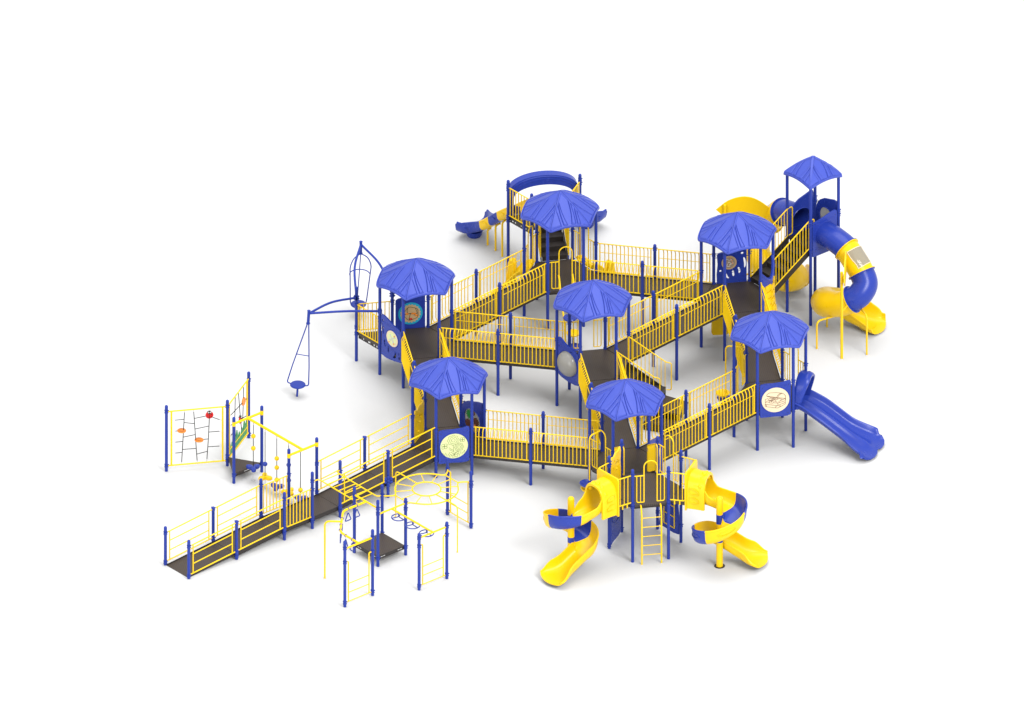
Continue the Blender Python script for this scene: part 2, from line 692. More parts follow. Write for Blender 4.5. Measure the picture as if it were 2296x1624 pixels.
sheet(pn, E, zd, (-.14, .29), .035, 'orange', -.05, .03, 'knob', 16)
mb = MB().prism([circle2(0, .40, .365)], lambda x, z, k: E.P(x, .008 + k, zd + z), .006)
part(pn, 'clear_window', mb, 'glass')
E = edge(c, 160)
arms(t, E, zd)
WAV = [(-.40, -.05), (.40, -.05), (.42, .4), (.38, .72), (.40, .95), (.30, 1.02), (.15, .96), (0, 1.03), (-.2, .98), (-.36, 1.04), (-.42, .9), (-.38, .6), (-.42, .25)]


def wave_panel(t, E, zd, out=WAV):
    pn = panel(t, E, zd, out, [slot(-.15, .62, .12, .05, 70), slot(.12, .80, .10, .045, 60)], mat='yelp', bolts=False)
    mb = MB()
    for y in (-.022, .023):
        mb.tube([E.P(x, y, zd + z) for x, z in ((-.3, .1), (-.22, .35), (-.24, .6), (-.1, .78), (.05, .84))], .012, 6)
        mb.tube([E.P(x, y, zd + z) for x, z in ((.05, .08), (.16, .3), (.18, .52), (.28, .7))], .012, 6)
        mb.ball(E.P(.1, y, zd + .25), .04, 10)
        mb.ball(E.P(-.02, y, zd + .5), .035, 10)
    part(pn, 'moulding', mb, 'yelp')
    return pn


wave_panel(t, E, zd)

t, c, zd = TW[2], T2, ZD[2]
E = edge(c, 220)
arms(t, E, zd)
SL2 = [(-.44, -.2), (-.2, -.24), (.15, -.2), (.44, -.14), (.45, .86), (.36, .90), (.1, .95), (-.12, 1.04), (-.3, 1.10), (-.42, 1.10), (-.45, 1.0), (-.40, .6), (-.42, .2)]
pn = panel(t, E, zd, SL2, [slot(-.33, .62, .26, .05, 95, .03), slot(-.26, .22, .24, .05, 95, .03), slot(-.10, .08, .22, .055, 88, .02), slot(.14, .0, .24, .08, 65, -.05), circle2(.36, -.02, .035, 12), circle2(-.36, .92, .035, 12), circle2(.34, .1, .03, 12)], rim=(.06, .50, .27))
sheet(pn, E, zd, (.06, .50), .25, 'cream', .022, .01)
mb = MB().prism([gear(.06, .50, .20, 16, depth=.1)], lambda X, Zz, k: E.P(X, .032 + k, zd + Zz), .006)
part(pn, 'gear', mb, 'lime')
mb = MB()
for k in range(4):
    a = math.radians(20 + 90 * k)
    mb.prism([[(.06, .50), (.06 + .13 * math.cos(a), .50 + .13 * math.sin(a)), (.06 + .15 * math.cos(a + .35), .50 + .15 * math.sin(a + .35)), (.06 + .08 * math.cos(a + .6), .50 + .08 * math.sin(a + .6))]], lambda X, Zz, q: E.P(X, .0385 + q, zd + Zz), .005)
part(pn, 'rotor', mb, 'steel')
mb = MB()
for x, z in ((.17, .62), (-.06, .36), (.15, .37)):
    mb.cyl(E.P(x, .038, zd + z), E.P(x, .055, zd + z), .02, 10)
part(pn, 'knob', mb, 'orange')
E = edge(c, 100)
arms(t, E, zd)
pn = panel(t, E, zd, [(-.43, 0), (.43, 0), (.43, .95), (.36, 1.0), (.2, 1.03), (-.1, 1.04), (-.36, 1.08), (-.43, 1.02)], y=-.03, d=.04, bolts=False)
for cx, r, mt, y in ((0, .355, 'cyan', -.036),):
    sheet(pn, E, zd, (cx, .50), r, mt, y, .006, 'ring')
mb = MB().prism([gear(0, .50, .30, 20, depth=.09)], lambda X, Zz, k: E.P(X, -.0415 + k, zd + Zz), .0055)
part(pn, 'round_sheet', mb, 'tan')
mb = MB()
for pth in (wavy(-.02, .50, .21, 5, .06, 30), [(-.2, .48), (-.05, .52), (.16, .48), (.2, .55)], [(.08, .7), (.1, .58), (.07, .50)], [(-.14, .66), (-.2, .52), (-.1, .44)], [(.0, .52), (.04, .35), (.03, .28)]):
    mb.tube([E.P(x, -.043, zd + z) for x, z in pth], .007, 5)
part(pn, 'line_drawing', mb, 'rope')
mb = MB()
for x, z in ((.1, .50), (-.06, .50), (-.17, .43), (-.12, .49)):
    mb.box(E.P(x, -.045, zd + z), E.t * .035, E.n * .01, UP * .022)
part(pn, 'bead', mb, 'orange')
mb = MB()
mb.box(E.P(-.01, -.045, zd + .33), E.t * .04, E.n * .01, UP * .022)
part(pn, 'bead', mb, 'red')
# triangular annex of the left tower
tA, tL, tB = G(799.1, 809.2), hv(c, 190), hv(c, 130)
post(t, tA, 0, 2.42, (zd - .03, zd + .18, zd + .93))
mid = (tA + tL + tB) / 3
mb = MB()
mb.prism([[tuple((mid + (p - mid) * .97)[:2]) for p in (tA, tL, tB)]], lambda x, y, k: V3(x, y, zd - .055 + k), .055)
tri = part(t, 'deck', mb, 'deck')
mb = MB()
for a, b in ((tA, tL), (tB, tA)):
    dr = (b - a).normalized()
    nn = Vector((-dr.y, dr.x, 0))
    if nn.dot(mid - a) < 0:
        nn = -nn
    m_ = (a + b) / 2 + nn * .035
    segs = [(-.46, -.40), (-.34, -.26), (-.22, -.04), (.06, .2), (.26, .32), (.38, .46)]
    for s0, s1 in segs:
        mb.box(m_ + dr * ((s0 + s1) / 2) + UP * (zd - .10), dr * ((s1 - s0) / 2), nn * .006, UP * .03)
    for z_ in (zd - .145, zd - .055):
        mb.box(m_ + UP * z_, dr * .46, nn * .0065, UP * .016)
part(tri, 'skirt', mb, 'dark')
bar_railing(t, tA + UP * zd, tL + UP * zd, .08, .93)
bar_railing(t, tB + UP * zd, tA + UP * zd, .08, .93)

t, c, zd = TW[3], T3, ZD[3]
E = edge(c, 100)
arms(t, E, zd)
pn = panel(t, E, zd, [(-.43, -.02), (.43, -.04), (.44, .3), (.41, .6), (.43, .9), (.40, .97), (.2, .99), (-.1, 1.03), (-.36, 1.08), (-.43, 1.03)],
           [slot(-.36, .62, .36, .055, 85, .02), slot(-.20, .38, .22, .06, 80, .02), slot(-.04, .30, .22, .06, 83, .0), slot(.13, .24, .24, .06, 65, -.03), circle2(.33, .40, .035, 12), circle2(-.30, .93, .04, 12)], y=-.03, bolts=False, rim=(.08, .66, .245))
sheet(pn, E, zd, (.08, .66), .22, 'tan', -.036, .006)
sheet(pn, E, zd, (.08, .66), .17, 'taupe', -.040, .004, 'round_sheet')
lines(pn, E, zd, (.08, .66), .20, [[(.55, .5), (.2, .62), (.1, .3), (-.3, .52), (-.42, .22)], [(-.5, .1), (-.62, -.12), (-.3, -.2), (-.1, .05), (.05, .12), (.2, -.05)], [(.25, -.2), (.35, -.52), (.1, -.62), (-.12, -.55), (-.05, -.3), (-.3, -.25)]], 'white', -.043, .008)
mb = MB()
for x, z in ((-.02, .66), (0, .74), (.04, .82)):
    mb.cyl(E.P(x, -.05, zd + z - .02), E.P(x, -.03, zd + z - .02), .018, 10)
part(pn, 'bead', mb, 'orange')
# curved climbing wall on the right side
E = edge(c, -20)
mb, yb = MB(), MB()


def cw(x, z, off=0):
    k = 1 - (x / .47) ** 2
    slope = .28 * sm(zd + .2, .1, z)
    return E.P(x, .02 + .13 * k + slope + off, z)


def ztop(x):
    return zd + .80 + .42 * (abs(x + .05) / .47) ** 1.6


xs = [-.47 + .047 * i for i in range(21)]
rows = [[cw(x, zz * ztop(x) + (1 - zz) * .55) for x in xs] for zz in [j / 12 for j in range(13)]]
rows2 = [[cw(x, zz * ztop(x) + (1 - zz) * .55, -.05) for x in xs] for zz in [j / 12 for j in range(13)]]
secs = [rows[j] + rows2[j][::-1] for j in range(13)]
mb.loft(secs)
mb.tube([cw(x, ztop(x), -.025) for x in xs], .045, 8)
wall = part(t, 'climbing_wall', mb, 'bluep')
for i in range(3):
    for j in range(6):
        x0, x1 = -.36 + i * .245, -.36 + i * .245 + .235
        z0 = zd + .48 - j * .225 - (i % 2) * .09
        if z0 < .62:
            continue
        rr = [[cw(x0 + (x1 - x0) * a / 5, z0 + .215 * b / 3, .012 + .028 * sm(0, .3, b / 3)) for a in range(6)] for b in range(4)]
        rb = [[cw(x0 + (x1 - x0) * a / 5, z0 + .215 * b / 3, -.01) for a in range(6)] for b in range(4)]
        yb.loft([rr[b] + rb[b][::-1] for b in range(4)])
part(wall, 'grip_block', yb, 'yelp')
# low bench panel under the deck
E = Fr(V3(5.93, 1.55), -80)
mb = MB().prism([[(-.24, .12), (.2, .1), (.24, .16), (.25, .62), (.2, .72), (-.2, .70), (-.25, .62), (-.26, .2)]], lambda x, z, k: E.P(x, k, z), .16)
part(t, 'play_panel', mb, 'yelp', bevel=.03)

t, c, zd = TW[4], T4, ZD[4]
E = edge(c, 220)
arms(t, E, zd)
BUB = [(-.45, -.12), (-.3, -.18), (0, -.22), (.3, -.21), (.45, -.17), (.45, .82), (.38, .86), (.2, .88), (0, .92), (-.2, 1.0), (-.36, 1.08), (-.45, 1.06)]
pn = panel(t, E, zd, BUB, [circle2(0, .37, .385, 40)], rim=(0, .37, .405))
mb = MB()
mb.lathe(E.P(0, .02, zd + .37), [(.385 * math.cos(a), .26 * math.sin(a)) for a in [math.pi / 2 * i / 9 for i in range(9)]] + [(1e-4, .26)], 40, E.n)
part(pn, 'clear_bubble', mb, 'bubble')
arch_rail(t, edge(c, 100), zd)

t, c, zd = TW[6], T6, ZD[6]
E = edge(c, -20)
arms(t, E, zd)
pn = panel(t, E, zd, RNDP, [circle2(0, .40, .36)], rim=(0, .40, .38))
sheet(pn, E, zd, (0, .40), .365, 'cream', -.008, .016)
lines(pn, E, zd, (0, .40), .36, [[(-.3 + .3 * i + .1 * (j % 2), .6 - .3 * j), (-.18 + .3 * i + .1 * (j % 2), .72 - .3 * j), (-.22 + .3 * i + .1 * (j % 2), .55 - .3 * j)] for i in range(3) for j in range(5)], 'rope', -.009, .006)
arch_rail(t, edge(c, 220), zd)

t, c, zd = TW[7], T7, ZD[7]
E = edge(c, -80)
arms(t, E, zd)
pn = panel(t, E, zd, rim=(0, .385, .415))
sheet(pn, E, zd, (0, .385), .40, 'cream', .022, .008)
N_ = lambda pts: [((x - 1265) / 275, -(y - 1375) / 245) for x, y in pts]
CH = [N_(p) for p in (
    [(1085, 1285), (1100, 1250), (1140, 1225), (1270, 1228), (1385, 1248), (1430, 1268), (1462, 1305), (1468, 1390)],
    [(1085, 1285), (1210, 1310), (1330, 1335), (1425, 1355), (1468, 1365)], [(1095, 1290), (1175, 1318), (1300, 1340)],
    [(1285, 1330), (1305, 1290), (1340, 1262), (1385, 1248)], [(1305, 1335), (1325, 1298), (1360, 1268), (1400, 1255)],
    [(1060, 1350), (1060, 1490), (1190, 1518), (1310, 1540), (1390, 1505), (1460, 1470), (1462, 1350)],
    [(1060, 1350), (1105, 1335), (1130, 1350), (1130, 1375), (1085, 1385), (1085, 1405), (1062, 1410)],
    [(1270, 1385), (1270, 1410), (1295, 1415), (1295, 1440), (1330, 1440), (1332, 1408), (1365, 1400), (1362, 1380)],
    [(1130, 1375), (1200, 1388), (1270, 1400)], [(1365, 1395), (1420, 1380), (1462, 1352)],
    [(1090, 1402), (1145, 1412)], [(1215, 1425), (1310, 1443), (1450, 1408)], [(1065, 1448), (1310, 1490), (1460, 1440)], [(1312, 1440), (1312, 1490)],
    [(1265, 1530), (1262, 1505), (1290, 1510), (1290, 1488), (1340, 1485), (1342, 1508), (1368, 1498), (1368, 1515)],
    [(1060, 1460), (1085, 1465), (1088, 1496)], [(1145, 1372), (1215, 1382), (1215, 1438), (1145, 1425), (1145, 1372)],
    [(1165, 1392), (1196, 1396)], [(1180, 1394), (1180, 1418)],
    [(1130, 1345), (1165, 1332), (1200, 1345), (1235, 1335), (1270, 1350)], [(1170, 1360), (1220, 1350), (1270, 1372), (1320, 1360)], [(1290, 1350), (1350, 1355), (1400, 1372), (1380, 1385)], [(1200, 1370), (1250, 1365), (1260, 1380)])]
lines(pn, E, zd, (0, .385), .40, CH, 'brown', .031, .0058)
arch_rail(t, edge(c, 160), zd)
arch_rail(t, edge(c, 40), zd)

t, c, zd = TW[1], T1, ZD[1]
for n in (-80, 160, 40):
    arch_rail(t, edge(c, n), zd)


# ------------------------------------------------------------------ ramps between the towers
def plate(par, a, b, lat, half, mat='deck', t=.035, lip=.105):
    mb = MB()
    d = b - a
    mb.box((a + b) / 2 - UP * t / 2, d / 2, lat * half, UP * t / 2)
    o = part(par, 'ramp_plate', mb, mat)
    for s in (-1, 1):
        part(o, 'side_skirt', MB().box((a + b) / 2 + lat * s * (half + .006) - UP * (lip / 2 - .018), d / 2, lat * .0055, UP * (lip / 2 + .012)), 'dark')
    return o


def flower(par, p, z, r=.155, facing=-80):
    mb = MB()
    E = Fr(p + u(facing) * .06, facing)
    for k in range(6):
        a = math.radians(60 * k + 30)
        mb.lathe(E.P(.095 * math.cos(a), 0, z + .095 * math.sin(a)), [(1e-4, -.03), (.04, -.028), (.052, 0), (.04, .028), (1e-4, .032)], 14, E.n)
    mb.lathe(E.P(0, 0, z), [(1e-4, -.03), (.05, -.02), (.05, .035), (.03, .05), (1e-4, .052)], 14, E.n)
    part(par, 'flower_emblem', mb, 'blue')


RL = {(5, 6): 'picket-railed ramp from the lime flower panel to the tower behind the spiral slides',
      (5, 2): 'ramp climbing from the lime flower panel tower back to the swing-arm tower',
      (2, 4): 'picket-railed ramp between the swing-arm tower and the clear bubble panel',
      (2, 1): 'picket-railed ramp from the swing-arm tower up to the tower below the arched hood',
      (1, 3): 'rearmost picket-railed ramp, joining the two hex-roofed towers at the back',
      (4, 3): 'picket-railed ramp rising from the bubble panel tower to the back right tower',
      (6, 4): 'ramp between the bubble-panel tower and the tower behind the spiral slides',
      (6, 7): 'ramp with yellow picket rails leading to the treasure chest tower',
      (7, 3): 'ramp between the treasure chest tower and the back right tower'}
for (ia, ib), n in {(5, 6): -20, (5, 2): 100, (2, 4): -20, (2, 1): 40, (1, 3): -20, (4, 3): 40, (6, 4): 100, (6, 7): 40, (7, 3): 100}.items():
    a, b = CEN[ia] + u(n) * AP + UP * ZD[ia], CEN[ib] - u(n) * AP + UP * ZD[ib]
    t = thing('ramp_bridge', RL[(ia, ib)], 'ramp', V3((a.x + b.x) / 2, (a.y + b.y) / 2), 'railed ramps between the roofed towers')
    m = (a + b) / 2
    lat = u(n + 90)
    d = (b - a).normalized()
    plate(t, a + d * .012, m - d * .006, lat, .465)
    plate(t, m + d * .006, b - d * .012, lat, .465)
    for s in (-1, 1):
        o = lat * s * HR / 2
        post(t, m + o, 0, m.z + 1.10, (m.z - .04, m.z + .94))
        cage_railing(t, a + o, m + o, lat * s)
        cage_railing(t, m + o, b + o, lat * s)
    if (ia, ib) == (7, 3):
        flower(t, m - lat * HR / 2, .62, facing=-50)

# ------------------------------------------------------------------ entry ramp with pipe rails
P1, P2, P3, P4 = G(585.1, 1180), G(637.6, 1210.6), G(700.2, 1185.1), G(762.6, 1159.4)
Gp, Hp = G(647.7, 1154.5), G(710.2, 1129)
w40, wm50 = u(40), u(-50)
t = thing('access_ramp', 'long access ramp with yellow pipe rails, rising from the ground', 'ramp', V3(-7.2, -8.2))
S1, S2 = P1 - w40 * 3.56, P2 - w40 * 3.56
H1, H2 = hv(T5, 190), hv(T5, 250)
half = .465
cl = lambda p, q: (p + q) / 2
lat = wm50
st, l0, l1, l2, tp = cl(S1, S2), cl(P1, P2) + UP * Z, cl(Gp, P3) + UP * Z, cl(Hp, P4) + UP * Z, cl(H1, H2) + UP * ZD[5]
mid1, mid2 = (st + l0) / 2, (l2 + tp) / 2
for a, b in ((st + UP * .012, mid1), (mid1, l0), (l0, l1), (l1, l2), (l2, mid2), (mid2, tp)):
    d = (b - a).normalized()
    plate(t, a + d * .005, b - d * .005, lat, half, lip=.105 if a != st + UP * .012 else .03)
HGT = {}
for p, z0, z1, col in ((S1, 0, 1.26, (.09, 1.04)), (S2, 0, 1.26, (.09, 1.04)), (P1, 0, Z + 1.25, (Z, Z + .09, Z + 1.02)), (P2, 0, Z + 1.25, (Z - .08, Z + .06, Z + 1.02)),
                       (cl(S1, P1), 0, 1.27, (.22, 1.20)), (cl(S2, P2), 0, 1.27, (.10, .24, 1.20)), (P3, 0, 1.85, (Z - .08, Z + .03, 1.26, 1.54)), (P4, 0, 1.85, (Z - .08, Z + .03, 1.18, 1.48)),
                       (Gp, 0, 2.157, (Z + .02, Z + 1.0)), (Hp, 0, 2.155, (Z + .06, Z + .98)), (cl(Hp, H1), 0, 1.556, (.52, 1.49)), (cl(P4, H2), 0, 1.545, (.40, .54, 1.47))):
    post(t, p, z0, z1, col)
for a, za, b, zb in ((S1, 0, P1, Z), (S2, 0, P2, Z), (Hp, Z, H1, ZD[5]), (P4, Z, H2, ZD[5])):
    A_, B_ = a + UP * za, b + UP * zb
    m = (A_ + B_) / 2
    pipe_railing(t, A_, m)
    pipe_railing(t, m, B_)
bar_railing(t, P1 + UP * Z, Gp + UP * Z, .08, .99, .125, r=.015)
bar_railing(t, P2 + UP * Z, P3 + UP * Z, .08, .99, .125, r=.015)
flower(t, cl(P4, H2), .585)

# ------------------------------------------------------------------ rope net panels
A_, B_, C_, D_, E_ = G(373.1, 1056.5), G(509.9, 1044.5), G(557.7, 981.6), G(524.4, 1083.5), G(587, 1058)


def bug(par, c, n, r=.115):
    E = Fr(V3(c.x, c.y), n)
    z = c.z
    mb = MB().lathe(E.P(0, 0, z), [(1e-4, -.03), (r * .8, -.026), (r, -.01), (r, .01), (r * .8, .026), (1e-4, .03)], 24, E.n)
    o = part(par, 'ladybird', mb, 'red')
    mb = MB()
    for y in (-.03, .03):
        for x, zz, q in ((.055, .02, .018), (-.055, .02, .018), (.05, -.05, .016), (-.05, -.05, .016)):
            mb.ball(E.P(x, y * .75, z + zz), q, 8)
        mb.tube([E.P(0, y * .95, z + .05), E.P(0, y * .95, z - .10)], .008, 5)
    mb.prism([circle2(0, z + .085, .06, 16, .04)], lambda x, zz, k: E.P(x, -.036 + k, zz), .072)
    part(o, 'head_and_spots', mb, 'rope')
    mb = MB()
    for x in (-.028, .028):
        mb.ball(E.P(x, .036, z + .10), .024, 10)
        mb.ball(E.P(x, -.036, z + .10), .024, 10)
    part(o, 'eye', mb, 'steel')
    return o


def pad(par, c, r=.13):
    mb = MB().lathe(c, [(1e-4, -.022), (r * .9, -.022), (r, -.008), (r, .008), (r * .93, .018), (1e-4, .02)], 26)
    o = part(par, 'foot_pad', mb, 'orange')
    mb = MB()
    for rr in (.35, .6, .82):
        k = ring(c + UP * .02, r * rr, UP, 24)
        mb.tube(k[2:], .004, 4)
    part(o, 'groove', mb, 'maroon')


def net_panel(label, a, b, z0, z1, ropes, pads, bugs, facing, extra=None, posts=()):
    t = thing('rope_climber', label, 'climbing net', (a + b) / 2, 'rope climbing nets in yellow frames')
    d = b - a
    L = d.length
    X = lambda q, z: a + d * q + UP * z
    f = MB()
    for z in (z0, z1):
        f.tube([X(.045 / L, z), X(1 - .045 / L, z)], .022, 10)
    for q in (.083, .922):
        f.tube([X(q, z0), X(q, z1)], .027, 10)
    part(t, 'frame', f, 'yel')
    r_ = MB()
    st_ = MB()
    for pts in ropes:
        pp = [X(q, z) for q, z in pts]
        r_.tube(pp, .0115, 6)
        for e, o in ((pp[0], pp[1]), (pp[-1], pp[-2])):
            zz = (e - a).z
            q_ = V3(e.x - a.x, e.y - a.y).length / L
            if q_ < .16 or q_ > .84 or zz > z1 - .12 or zz < z0 + .16:
                k = (e - o).normalized()
                st_.cyl(e - k * .02, e + k * .07, .011, 6)
    part(t, 'rope', r_, 'rope')
    part(t, 'rope_fitting', st_, 'steel')
    for q, z in pads:
        pad(t, X(q, z))
    for q, z in bugs:
        bug(t, X(q, z), facing)
    for p, h, col in posts:
        post(t, p, 0, h, col)
    return t, X


def ab(x, y):
    q = (x - 104) / 435
    return (q, (778 - 38 * q - y) * .3145 / 68.76)


r1 = [[ab(233, 360), ab(226, 490), ab(213, 712)], [ab(299, 355), ab(309, 500), ab(323, 702)], [ab(411, 385), ab(404, 540), ab(393, 692)]]
r1 += [[ab(*p), ab(*q)] for p, q in (((165, 415), (229, 410)), ((168, 493), (225, 490)), ((168, 572), (220, 567)), ((168, 650), (216, 645)), ((229, 432), (303, 440)), ((225, 536), (309, 518)), ((219, 624), (317, 616)), ((303, 403), (385, 386)), ((309, 478), (407, 457)), ((315, 557), (402, 549)), ((321, 657), (397, 637)), ((434, 395), (482, 411)), ((407, 500), (482, 494)), ((400, 605), (482, 600)))]
net_panel('rope net in a yellow frame, leftmost, with two orange pads and a red ladybird', A_, B_, .174, 1.935, r1, [ab(213, 490), ab(337, 556)], [ab(411, 378)], -80,
          posts=((A_, 2.15, (.174, 1.935)), (B_, 2.15, (.174, .31, 1.935))))


def bc(x, y):
    q = (x - 539) / 152
    return (q, (740 - 200 * q - y) * .3145 / 68.76)


r2 = [[bc(595, 245), bc(592, 400), bc(597, 560)], [bc(618, 222), bc(630, 380), bc(641, 495)], [bc(653, 180), bc(652, 300), bc(648, 420)],
      [bc(563, 380), bc(655, 282)], [bc(563, 452), bc(600, 430), bc(632, 412), bc(672, 385)], [bc(563, 525), bc(595, 490)], [bc(655, 282), bc(676, 262)]]
t, X = net_panel('rope net above a green grass-shaped board, seen almost edge-on', B_, C_, .18, 1.93, r2, [], [bc(632, 412)], -20, posts=((C_, 2.155, (.11, 1.88)),))
o = MB()
c0 = bc(655, 282)
Ebc = Fr(V3(X(c0[0], 0).x, X(c0[0], 0).y), -20)
o.lathe(X(*c0), [(1e-4, -.025), (.12, -.022), (.13, 0), (.12, .022), (1e-4, .025)], 22, u(-20))
part(t, 'hand_pad', o, 'orange')
mb = MB()
Lbc = (C_ - B_).length
zig = [(.11, .24), (.90, .24), (.90, .40)]
top = []
for i in range(15):
    q = .90 - .79 * i / 14
    top.append((q, (.68, .46)[i % 2] + .10 * math.sin(i * .9)))
mb.prism([[(q * Lbc, z) for q, z in zig + top]], lambda x, z, k: B_ + (C_ - B_).normalized() * x + u(-20) * (k - .012) + UP * z, .024)
part(t, 'grass_board', mb, 'green')
mb = MB()
mb.tube([X(.083, .44), X(.922, .43)], .02, 8)
part(t, 'frame_rail', mb, 'yel')

# ------------------------------------------------------------------ triangular landing, beam and hanging steps
t = thing('corner_platform', 'low triangular brown platform at the foot of the rope nets', 'platform', (B_ + D_ + E_) / 3)
mid = (B_ + D_ + E_) / 3
mb = MB().prism([[tuple((mid + (p - mid) * .94)[:2]) for p in (B_, D_, E_)]], lambda x, y, k: V3(x, y, .25 + k), .05)
o = part(t, 'deck', mb, 'deck')
mb = MB()
for a, b in ((B_, D_), (D_, E_), (E_, B_)):
    dr = (b - a).normalized()
    nn = Vector((-dr.y, dr.x, 0))
    if nn.dot(mid - a) < 0:
        nn = -nn
    mb.box((a + b) / 2 + nn * .03 + UP * .235, dr * .46, nn * .007, UP * .058)
part(o, 'skirt', mb, 'dark')
part(o, 'slot', MB().box((D_ + E_) / 2 + u(-50) * -.018 + UP * .24, u(40) * .12, u(-50) * .004, UP * .012), 'steel')

t = thing('step_beam', 'yellow overhead beam on blue posts carrying five hanging step ropes', 'climber frame', (D_ + E_) / 2)
for p in (D_, E_):
    post(t, p, 0, 2.155, (.26,))
zb = 1.935
mb = MB()
mb.tube([D_ + UP * zb, E_ + UP * zb], .036, 12)
mb.tube([Gp + UP * zb, Hp + UP * zb], .036, 12)
b0, b1 = (D_ + E_) / 2 + UP * zb, (Gp + Hp) / 2 + UP * zb
mb.tube([b0, b1], .04, 12)
for p in (D_, E_, Gp, Hp):
    mb.lathe(p + UP * zb, [(.046, -.07), (.052, -.068), (.052, .068), (.046, .07)], 16)
part(t, 'beam', mb, 'yel')


def trefoil(r):
    return [(r * (.66 + .36 * math.cos(3 * a)) * math.cos(a), r * (.66 + .36 * math.cos(3 * a)) * math.sin(a)) for a in [2 * math.pi * i / 48 for i in range(48)]]


STEP = [(.10, .42, 'bluep', [(1.45, 'yelp'), (1.055, 'yelp')], 'blue three-lobed step on a rope with two yellow balls, nearest the triangular platform', 35),
        (.314, .33, 'yelp', [(.76, 'bluep')], 'yellow three-lobed step on a rope with one blue ball', 95),
        (.527, .24, 'bluep', [(1.163, 'yelp'), (.865, 'yelp'), (.467, 'yelp')], 'blue three-lobed step on a rope with three yellow balls', 15),
        (.744, .30, 'yelp', [(1.177, 'bluep'), (.673, 'bluep')], 'yellow three-lobed step on a rope with two blue balls, behind a blue post', 60),
        (.958, .30, 'bluep', [(.58, 'yelp')], 'blue three-lobed step on a rope with one yellow ball, nearest the ramp', 20)]
for q, zp, mt, balls, lab, rot in STEP:
    p = b0 + (b1 - b0) * q
    g = V3(p.x, p.y)
    t = thing('hanging_step', lab, 'hanging step', g, 'three-lobed steps hanging from the beam')
    part(t, 'rope', MB().tube([g + UP * zp, g + UP * (zb - .10)], .0105, 6), 'rope')
    part(t, 'hook', MB().tube([g + UP * (zb - .12), g + UP * (zb - .03)], .012, 6), 'steel')
    part(t, 'anchor', MB().lathe(g, [(.055, .002), (.055, .012), (.02, .03), (.010, .05), (.010, zp - .03)], 12), 'steel')
    secs = []
    for dz, k in ((-.05, .86), (-.03, .98), (.02, 1.0), (.045, .93), (.05, .80)):
        secs.append([g + Matrix.Rotation(math.radians(rot), 3, 'Z') @ Vector((x * k, y * k, 0)) + UP * (zp + dz) for x, y in trefoil(.222)])
    part(t, 'step', MB().loft(secs), mt)
    for z, m_ in balls:
        b = MB().ball(g + UP * z, .07, 18)
        part(t, 'ball', b, m_)

# ------------------------------------------------------------------ overhead ladders at lower left
m1, m2, m3, m4 = G(794.6, 1239.2), G(847.3, 1269.9), G(856.9, 1213.8), G(909.5, 1244.4)
m5, m6, m7, m8 = G(773.2, 1360.7), G(835.4, 1335.2), G(939.7, 1322.8), G(1001.9, 1297.3)
m9, m10 = G(1003.4, 1154), G(1056.1, 1184.2)
t = thing('square_platform', 'low square brown platform between four tall blue posts', 'platform', (m1 + m4) / 2)
for p, h, col in ((m1, 2.158, (.26, 1.52, 1.85)), (m2, 2.165, (.26, 1.71, 1.88)), (m3, 1.856, (.26, 1.5)), (m4, 1.86, (.26, 1.5, 1.69))):
    post(t, p, 0, h, col)
cc = (m1 + m4) / 2
mb = MB().box(cc + UP * .28, u(40) * .49, u(-50) * .49, UP * .022)
o = part(t, 'deck', mb, 'deck')
mb = MB()
sl = MB()
for n in (40, 130, 220, 310):
    mb.box(cc + u(n) * .497 + UP * .245, u(n + 90) * .49, u(n) * .006, UP * .058)
    for s in (-.36, -.27, .27, .36):
        sl.box(cc + u(n) * .505 + u(n + 90) * s + UP * .25, u(n + 90) * .032, u(n) * .0012, UP * .012)
part(o, 'skirt', mb, 'dark')
part(o, 'slot', sl, 'steel')

t = thing('overhead_ladder', 'yellow horizontal overhead ladder with curved ends beside the ramp', 'overhead ladder', (P3 + m1) / 2)
zl = 1.52
for s, (a, b) in ((1, (P3, m1)), (-1, (P4, m3))):
    mb = MB()
    o = u(40) * .19 * s
    mb.tube(fillet([a + UP * zl, a + o * .8 + u(-50) * .05 + UP * (zl + .04), a + o + u(-50) * .12 + UP * (zl + .04), b + o - u(-50) * .16 + UP * (zl + .01), b + o * .7 - u(-50) * .02 + UP * (zl - .03), b + UP * zl], .1, 5), .019, 8)
    part(t, 'side_rail', mb, 'yel')
for i in range(7):
    q = .10 + .80 * i / 6
    mb = MB()
    mb.tube([P3 + (m1 - P3) * q + u(40) * .19 + UP * (zl + .03), P4 + (m3 - P4) * q - u(40) * .19 + UP * (zl + .03)], .0145, 8)
    part(t, 'rung', mb, 'yel')


def end_ladder(t, a, b, h, col):
    for p in (a, b):
        post(t, p, 0, h, col)
    d = b - a
    X = lambda q, z: a + d * q + UP * z
    for q, e in ((.129, 0), (.871, 1)):
        part(t, 'ladder_rail', MB().tube(fillet([X(e, 1.44), X(q, 1.44), X(q, .13)], .05), .019, 8), 'yel')
    part(t, 'rung', MB().tube([X(.03, .13), X(.97, .13)], .015, 8), 'yel')
    for z in (.42, .71):
        part(t, 'rung', MB().tube([X(.129, z), X(.871, z)], .014, 8), 'yel')


